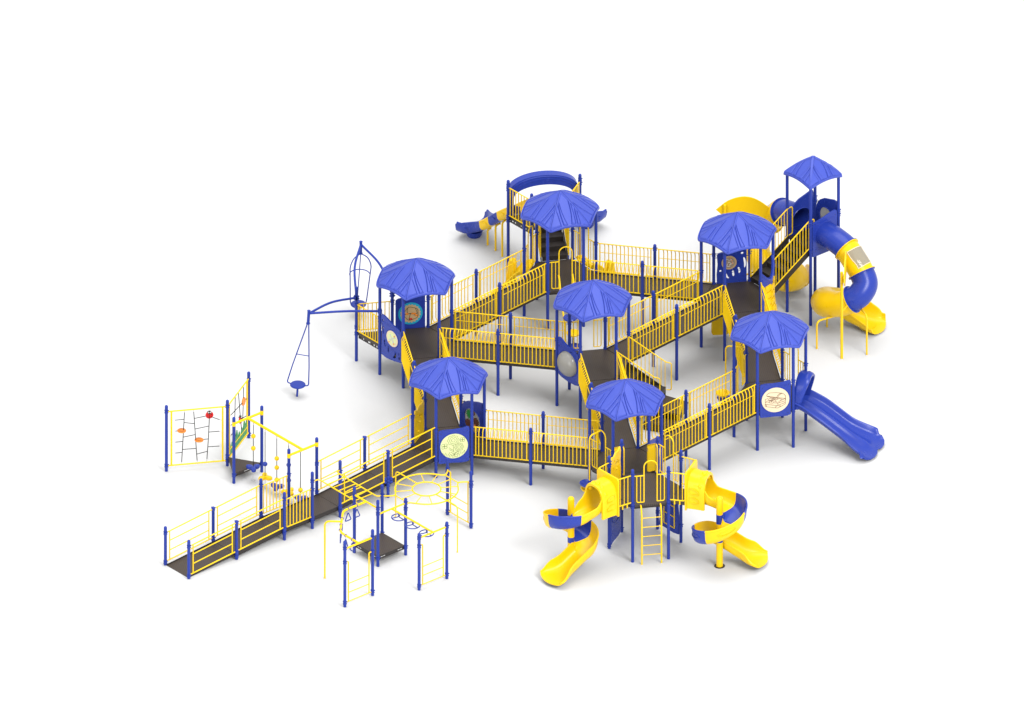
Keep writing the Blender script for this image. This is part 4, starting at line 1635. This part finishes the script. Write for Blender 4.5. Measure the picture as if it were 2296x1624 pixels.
# ------------------------------------------------------------------ wide blue slide on the treasure tower
E = edge(T7, -20)
zd = ZD[7]
t = thing('wave_slide', 'wide two-lane blue slide beside the treasure chest panel', 'slide', E.P(0, 1.2, 0))
prof2 = [(-.56, .13), (-.585, .17), (-.55, .195), (-.515, .17), (-.49, .08), (-.43, .02), (-.28, .0), (-.14, .015), (-.08, .07), (-.045, .115), (0, .13), (.045, .115), (.08, .07), (.14, .015), (.28, 0), (.43, .02), (.49, .08), (.515, .17), (.55, .195), (.585, .17), (.56, .13)]
bot2 = [(.55, .05), (.50, -.03), (.3, -.05), (0, -.04), (-.3, -.05), (-.50, -.03), (-.55, .05)]
secs = []
zz = lambda s: zd * (1 - sm(0, 1, (s - .02) / 2.05)) * .90 + .12 + (zd * .10 - .12) * (1 - sm(0, .4, s))
N = 44
for i in range(N + 1):
    s = .02 + 2.42 * i / N
    q = (s / 2.44)
    y = s
    zc_ = .10 + (zd - .10) * (1 - (lambda x: x * x * (3 - 2 * x) * .55 + x * .45)(min(1, q / .93))) if q < .93 else .10
    ctr = 1 - .85 * sm(.80, .92, q)
    wd = .86 + .10 * sm(.05, .3, q) + .36 * sm(.55, .86, q)
    side = 1 - .72 * sm(.86, 1, q)
    endx = lambda x: 0
    sec = []
    pr = []
    for x, z in prof2:
        k = ctr if abs(x) < .2 else side
        pr.append((x, z * k * (1.15 if abs(x) > .2 else 1)))
    for x, z in shell(pr, .04):
        yy = y
        if q > .80:                                       # two rounded lobes at the exit
            yy = y - (.26 * max(0, (abs(x) - .26) / .32) ** 2.2 + .07 * math.exp(-(x / .09) ** 2)) * sm(.84, 1, q)
        sec.append(E.P(x * wd, yy, zc_ + z))
    secs.append(sec)
part(t, 'chute', shell_loft(MB(), secs), 'bluep', ang=60)
hs = []
AR = lambda r_, h_: [(r_ * math.cos(a), .36 + (h_ - .36) * math.sin(a)) for a in [math.pi * i / 20 for i in range(21)]]
for y0, ro_, ho_, ri_, hi_ in ((-.02, .46, .96, .33, .80), (.06, .47, 1.0, .33, .82), (.14, .45, .97, .335, .83), (.22, .46, 1.0, .34, .85), (.32, .43, .97, .345, .86), (.36, .41, .93, .35, .87)):
    oo, ii = AR(ro_, ho_), AR(ri_, hi_)
    fl = lambda z: y0 * (.35 + .65 * min(1, z / .8))
    lo_o, lo_i = [(ro_, -.02)] + oo + [(-ro_, -.02)], [(ri_ + .05, -.02)] + ii + [(-ri_ - .05, -.02)]
    hs.append([E.P(x, fl(max(0, z)) + .02, zd + z) for x, z in lo_o] + [E.P(x, fl(max(0, z)) + .02, zd + z) for x, z in lo_i[::-1]])
part(t, 'hood', MB().loft(hs), 'bluep', ang=50)

# ------------------------------------------------------------------ rear half deck with the forked slide
c10 = Vector((.916, 5.495, 0))
z10 = 6 * Z
stairs('perforated dark stairs rising under the rear hex roof to the arched deck', T1 + u(100) * AP, c10 - u(100) * AP, 100, ZD[1], z10, 4, half=.36)
t = thing('open_platform', 'half-hexagon deck at the back with a wide blue arched hood', 'platform', c10)
pp = [u(190) * 1.0, u(250) * 1.0, u(310) * 1.0, u(10) * 1.0]
part(t, 'deck', MB().prism([[tuple(p[:2]) for p in pp]], lambda x, y, k: c10 + V3(x, y, z10 - .055 + k), .055), 'deck')
L10, F10, FR10, R10 = [c10 + u(a) * HR for a in (190, 250, 310, 10)]
for p in (L10, F10, FR10, R10):
    post(t, p, 0, z10 + 1.17, (z10 - .16, z10 - .03, z10 + .86, z10 + .98))
bar_railing(t, L10 + UP * z10, F10 + UP * z10, .03, .93, .115, r=.0145)
bar_railing(t, FR10 + UP * z10, R10 + UP * z10, .03, .93, .115, r=.0145)
mb = MB()
for a, b in ((L10, F10), (FR10, R10)):
    dr = (b - a).normalized()
    nn = Vector((-dr.y, dr.x, 0))
    if nn.dot(c10 - a) < 0:
        nn = -nn
    m_ = (a + b) / 2 + nn * .03
    for z_ in (z10 - .165, z10 - .07):
        mb.box(m_ + UP * z_, dr * .46, nn * .0065, UP * .028)
    for s0, s1 in ((-.46, -.38), (-.32, -.26), (-.2, .0), (.04, .2), (.26, .32), (.38, .46)):
        mb.box(m_ + dr * ((s0 + s1) / 2) + UP * (z10 - .12), dr * ((s1 - s0) / 2), nn * .006, UP * .03)
part(t, 'skirt', mb, 'dark')
E = Fr(c10, 100)
oa = [(1.0 * math.cos(a), .72 + .48 * math.sin(a)) for a in [math.pi * i / 28 for i in range(29)]]
ia = [(.86 * math.cos(a), .52 + .36 * math.sin(a)) for a in [math.pi * i / 28 for i in range(29)]]
out = [(1.0, -.15)] + oa + [(-1.0, -.15)] + [(-.86, -.15)] + ia[::-1] + [(.86, -.15)]
mb = MB().prism([out], lambda x, z, k: E.P(x, .06 + k, z10 + z), .26)
ho = part(t, 'arched_hood', mb, 'bluep', bevel=.03)
mb = MB()
for rr, ww in ((.965, 1.0), (.90, .93)):
    mb.tube([E.P(rr * math.cos(a), .055, z10 + .66 * ww + .49 * ww * math.sin(a)) for a in [math.radians(22 + 136 * i / 24) for i in range(25)]], .016, 6)
mb.tube(fillet([E.P(x, .055, z10 + z) for x, z in ((-.34, .99), (-.30, 1.05), (0, 1.09), (.30, 1.05), (.34, .99), (0, 1.02), (-.34, .99))], .02), .012, 6)
part(ho, 'moulding', mb, 'bluep')


def fork(label, n, start, sides):
    d = u(n)
    lt = u(n + 90)
    t = thing('sectional_slide', label, 'slide', start + d * 1.3, 'blue and yellow sectional slides behind the arched deck')
    N = 50
    Lh = 2.78
    P_, W_, H_ = [], [], []
    for i in range(N + 1):
        s = Lh * i / N
        q = s / Lh
        z = .22 + (z10 - .26) * (1 - (.35 * q / .86 + .65 * sm(0, .9, q))) if q < .86 else .22
        z = max(.20, z)
        P_.append(start + d * s + UP * z)
        W_.append(.34 + .20 * sm(.70, .93, q))
        H_.append(.31 + .08 * sm(.6, .85, q) - .10 * sm(.93, 1, q))
    la = [lt] * (N + 1)
    for a, b, m in ((0, 10, 'bluep'), (10, 18, 'yelp'), (18, 25, 'bluep'), (25, 32, 'yelp'), (32, N, 'bluep')):
        s_ = slice(a, b + 1)
        cs = part(t, 'chute_section', chute(MB(), P_[s_], la[s_], W_[s_], H_[s_], H_[s_], th=.04, lip=.05, nose=.16 if b == N else 0), m)
        g = MB()
        i0, i1 = a + 1, b - 1
        mid = (i0 + i1) // 2
        for sgn in (1, -1):
            for i_ in (0,):
                cpt = P_[mid] + lt * sgn * (W_[mid] + .035)
                g.tube([cpt + d * (.09 * math.cos(w)) + UP * (.15 + .06 * math.sin(w)) + lt * sgn * .004 for w in [math.pi * k / 8 for k in range(9)]], .011, 5)
        part(cs, 'moulding', g, m)
    f = P_[int(N * .88)]
    part(t, 'foot', MB().lathe(V3(f.x, f.y), [(.19, 0), (.22, .05), (.25, f.z - .03)], 22), 'bluep')
    for g_, zt_ in sides:
        rel = (g_ - start)
        al = rel.dot(d)
        i = max(0, min(N, int(N * al / Lh)))
        zz_ = P_[i].z - .06
        b = V3(P_[i].x, P_[i].y, zz_)
        part(t, 'support_pole', MB().tube(fillet([g_, V3(g_.x, g_.y, zz_ - .06), b, b + (b - V3(g_.x, g_.y, zz_)) * .35], .1, 6), .03, 10), 'yelp')


fork('blue and yellow sectional slide standing on three thin yellow supports', 130, c10 + u(100) * .16 + u(190) * .40,
     [(V3(-.694, 6.906, 0), .4), (V3(-.469, 6.58, 0), .7), (V3(-.278, 6.22, 0), 1.0)])
fork('sectional slide mostly hidden behind the rear roof, only its blue end showing', 70, c10 + u(100) * .16 + u(10) * .40, [])


# ------------------------------------------------------------------ climbers beside the towers
def pod_pole(label, E, zd, n_pods, off=.44, first='yelp'):
    p = E.P(0, off, 0)
    t = thing('pod_climber', label, 'climber', p, 'pod step poles beside the towers')
    pole = fillet([p, V3(p.x, p.y, zd + 1.40), E.P(0, 0, zd + 1.42)], .16, 7)
    part(t, 'pole', MB().tube(pole, .022, 10), 'yel')
    for k in range(n_pods):
        z = zd - .15 - .22 * k
        a = 200 - 75 * k
        m = first if k % 2 == 0 else ('bluep' if first == 'yelp' else 'yelp')
        q = V3(p.x, p.y, z) + u(a) * .09
        mb = MB().lathe(q, [(1e-4, -.085), (.10, -.075), (.18, -.02), (.205, .035), (.19, .05), (.16, .04), (.10, .015), (1e-4, .01)], 26)
        mb.lathe(V3(p.x, p.y, z), [(.03, -.1), (.04, -.09), (.04, .09), (.03, .10)], 12)
        part(t, 'pod', mb, m)


pod_pole('yellow pole with yellow and blue pod steps left of the treasure chest tower', edge(T7, 160), ZD[7], 4)
pod_pole('yellow pole with blue and yellow pod steps behind the left spiral slide', edge(T6, 220), ZD[6], 3, first='bluep')
pod_pole('yellow pole with pod steps behind the treasure chest tower, above the wide slide', edge(T7, 40), ZD[7], 4, first='bluep')

# stepping climber with two curved handrails in front of the back tower
E = edge(T1, -80)
zd = ZD[1]
t = thing('step_climber', 'curved yellow handrails with blue and yellow round steps in front of the back tower', 'climber', V3(1.72, .8))
for s in (-1, 1):
    x = s * .20
    mb = MB().tube(spline([E.P(x, .01, zd + .52), E.P(x, .12, zd + .42), E.P(x * 1.05, .38, zd + .15), E.P(x * 1.05, .72, zd - .22), E.P(x * 1.05, 1.02, zd - .55), E.P(x * 1.05, 1.22, 0)], 7), .026, 10)
    part(t, 'handrail', mb, 'yel')
for (x, y, z, m) in ((1.66, 1.05, .85, 'bluep'), (1.75, .64, .58, 'yelp'), (1.80, .36, .28, 'bluep')):
    mb = MB().lathe(V3(x, y, z), [(1e-4, -.06), (.12, -.055), (.19, -.02), (.205, .02), (.19, .04), (1e-4, .045)], 26)
    part(t, 'step', mb, m)
    part(t, 'step_post', MB().cyl(V3(x, y, 0), V3(x, y, z - .05), .03, 12), 'blue')


# yellow wave climbers on the back tower
def wave_climber(label, E, zd):
    t = thing('wave_climber', label, 'climber', E.P(0, .7, 0), 'yellow moulded climbers on the back tower')
    secs = []
    N = 36
    for i in range(N + 1):
        q = i / N
        y = .02 + 1.25 * q
        z = zd * (1 - sm(.05, 1.05, q)) + .06
        bump = .035 * math.sin(q * 2 * math.pi * 5)
        w = .33
        tp = [(-w - .05, .06), (-w - .02, .10), (-w + .03, .05)] + [(-w + .06 + (2 * w - .12) * k / 8, bump * math.cos((k - 4) / 4 * .9)) for k in range(9)] + [(w - .03, .05), (w + .02, .10), (w + .05, .06), (w, -.06), (-w, -.06)]
        secs.append([E.P(x, y, z + zz_) for x, zz_ in tp])
    part(t, 'climbing_board', MB().loft(secs), 'yelp', ang=50)
    for s in (1,):
        mb = MB()
        mb.prism([[(.56, zd - .45), (.56, zd - .04), (.59, zd + .04), (.66, zd + .07), (.74, zd + .04), (.78, zd - .04), (.82, zd - .45), (.86, zd - .75), (.6, zd - .75)]], lambda y, z, k: E.P(-.44 + k, y, z), .20)
        part(t, 'handhold', mb, 'yelp', bevel=.035)


wave_climber('yellow moulded climber left of the back tower, behind the picket rails', edge(T1, 160), ZD[1])
wave_climber('yellow moulded climber right of the back tower, behind its roof posts', edge(T1, 40), ZD[1])

# ------------------------------------------------------------------ transfer stairs on the middle tower
a, b = T4 + u(-20) * AP, T4 + u(-20) * (AP + 1.15)
stairs('dark stairs going down from the bubble panel tower to a low step box', a, b, -20, ZD[4], .50, 4)
E = Fr(T4 + u(-24) * 2.42, -20)
t = thing('transfer_station', 'low dark transfer platform with stepped box and yellow hand loops', 'platform', E.P(0, 0, 0))
o = part(t, 'deck', MB().prism([[(-.48, -.47), (.48, -.47), (.30, .44), (-.48, .44)]], lambda x, y, k: E.P(x, y, .44 + k), .05), 'deck')
mb = MB()
mb.box(E.P(-.30, -.05, .30), E.t * .012, E.n * .42, UP * .14)
mb.box(E.P(-.10, .43, .35), E.t * .36, E.n * .008, UP * .09)
mb.box(E.P(-.02, -.46, .35), E.t * .46, E.n * .008, UP * .09)
part(o, 'skirt', mb, 'dark')
mb = MB()
mb.box(E.P(-.66, -.10, .24), E.t * .20, E.n * .40, UP * .024)
part(t, 'step', mb, 'deck')
mb = MB()
mb.box(E.P(-.855, -.10, .12), E.t * .008, E.n * .40, UP * .095)
mb.box(E.P(-.66, .295, .12), E.t * .19, E.n * .008, UP * .095)
mb.box(E.P(-.66, -.495, .12), E.t * .19, E.n * .008, UP * .095)
part(t, 'step_box', mb, 'dark')
for y, x in ((.30, -.50), (.30, .20)):
    part(t, 'leg', MB().tube([E.P(x, y + .10, 0), E.P(x, y + .10, .45)], .03, 10), 'yel')
for x in (-.50,):
    part(t, 'hand_loop', MB().tube(fillet([E.P(x, .46, .30), E.P(x, .46, .62), E.P(x + .10, .46, .92), E.P(x + .22, .46, .98), E.P(x + .20, .46, .70), E.P(x + .02, .46, .46)], .06, 5), .018, 8), 'yel')

# ------------------------------------------------------------------ floor, camera, light
mb = MB().box(V3(0, 0, -.05), V3(150, 0), V3(0, 150), UP * .05)
g = bpy.data.objects.new('ground', mb.mesh('ground', M['ground']))
C.objects.link(g)
g['kind'] = 'structure'
g['label'] = 'plain white studio floor under the playground'

scn = bpy.context.scene
cam = bpy.data.cameras.new('camera')
co = bpy.data.objects.new('camera', cam)
C.objects.link(co)
cam.type = 'ORTHO'
cam.ortho_scale = 3507 / S
e = math.asin(Q)
co.location = Vector((0, -math.cos(e), math.sin(e))) * 70
co.rotation_euler = (math.pi / 2 - e, 0, 0)
cam.clip_end = 400
scn.camera = co

KEY, TOP, FILL, WORLD = 76000, 45000, 20000, .90
w = bpy.data.worlds.new('World')
scn.world = w
w.use_nodes = True
bg = w.node_tree.nodes['Background']
bg.inputs['Color'].default_value = (1, 1, 1, 1)
bg.inputs['Strength'].default_value = WORLD


def softbox(name, loc, tgt, size, power):
    l = bpy.data.lights.new(name, 'AREA')
    l.shape = 'SQUARE'
    l.size = size
    l.energy = power
    o = bpy.data.objects.new(name, l)
    C.objects.link(o)
    o.location = loc
    o.rotation_euler = (Vector(tgt) - Vector(loc)).to_track_quat('-Z', 'Y').to_euler()


softbox('key_softbox', (52, -74, 74), (0, 0, 0), 42, KEY)
softbox('added_fill', (-40, -88, 24), (0, 0, 1), 46, FILL)  # added fill, low on the camera side, only to brighten upright faces
softbox('top_softbox', (0, 10, 90), (0, 2, 0), 70, TOP)
scn.cycles.diffuse_bounces = 1
scn.view_settings.view_transform = 'Standard'
scn.view_settings.look = 'None'
scn.view_settings.exposure = 0
scn.view_settings.gamma = 1
scn.view_settings.use_curve_mapping = False
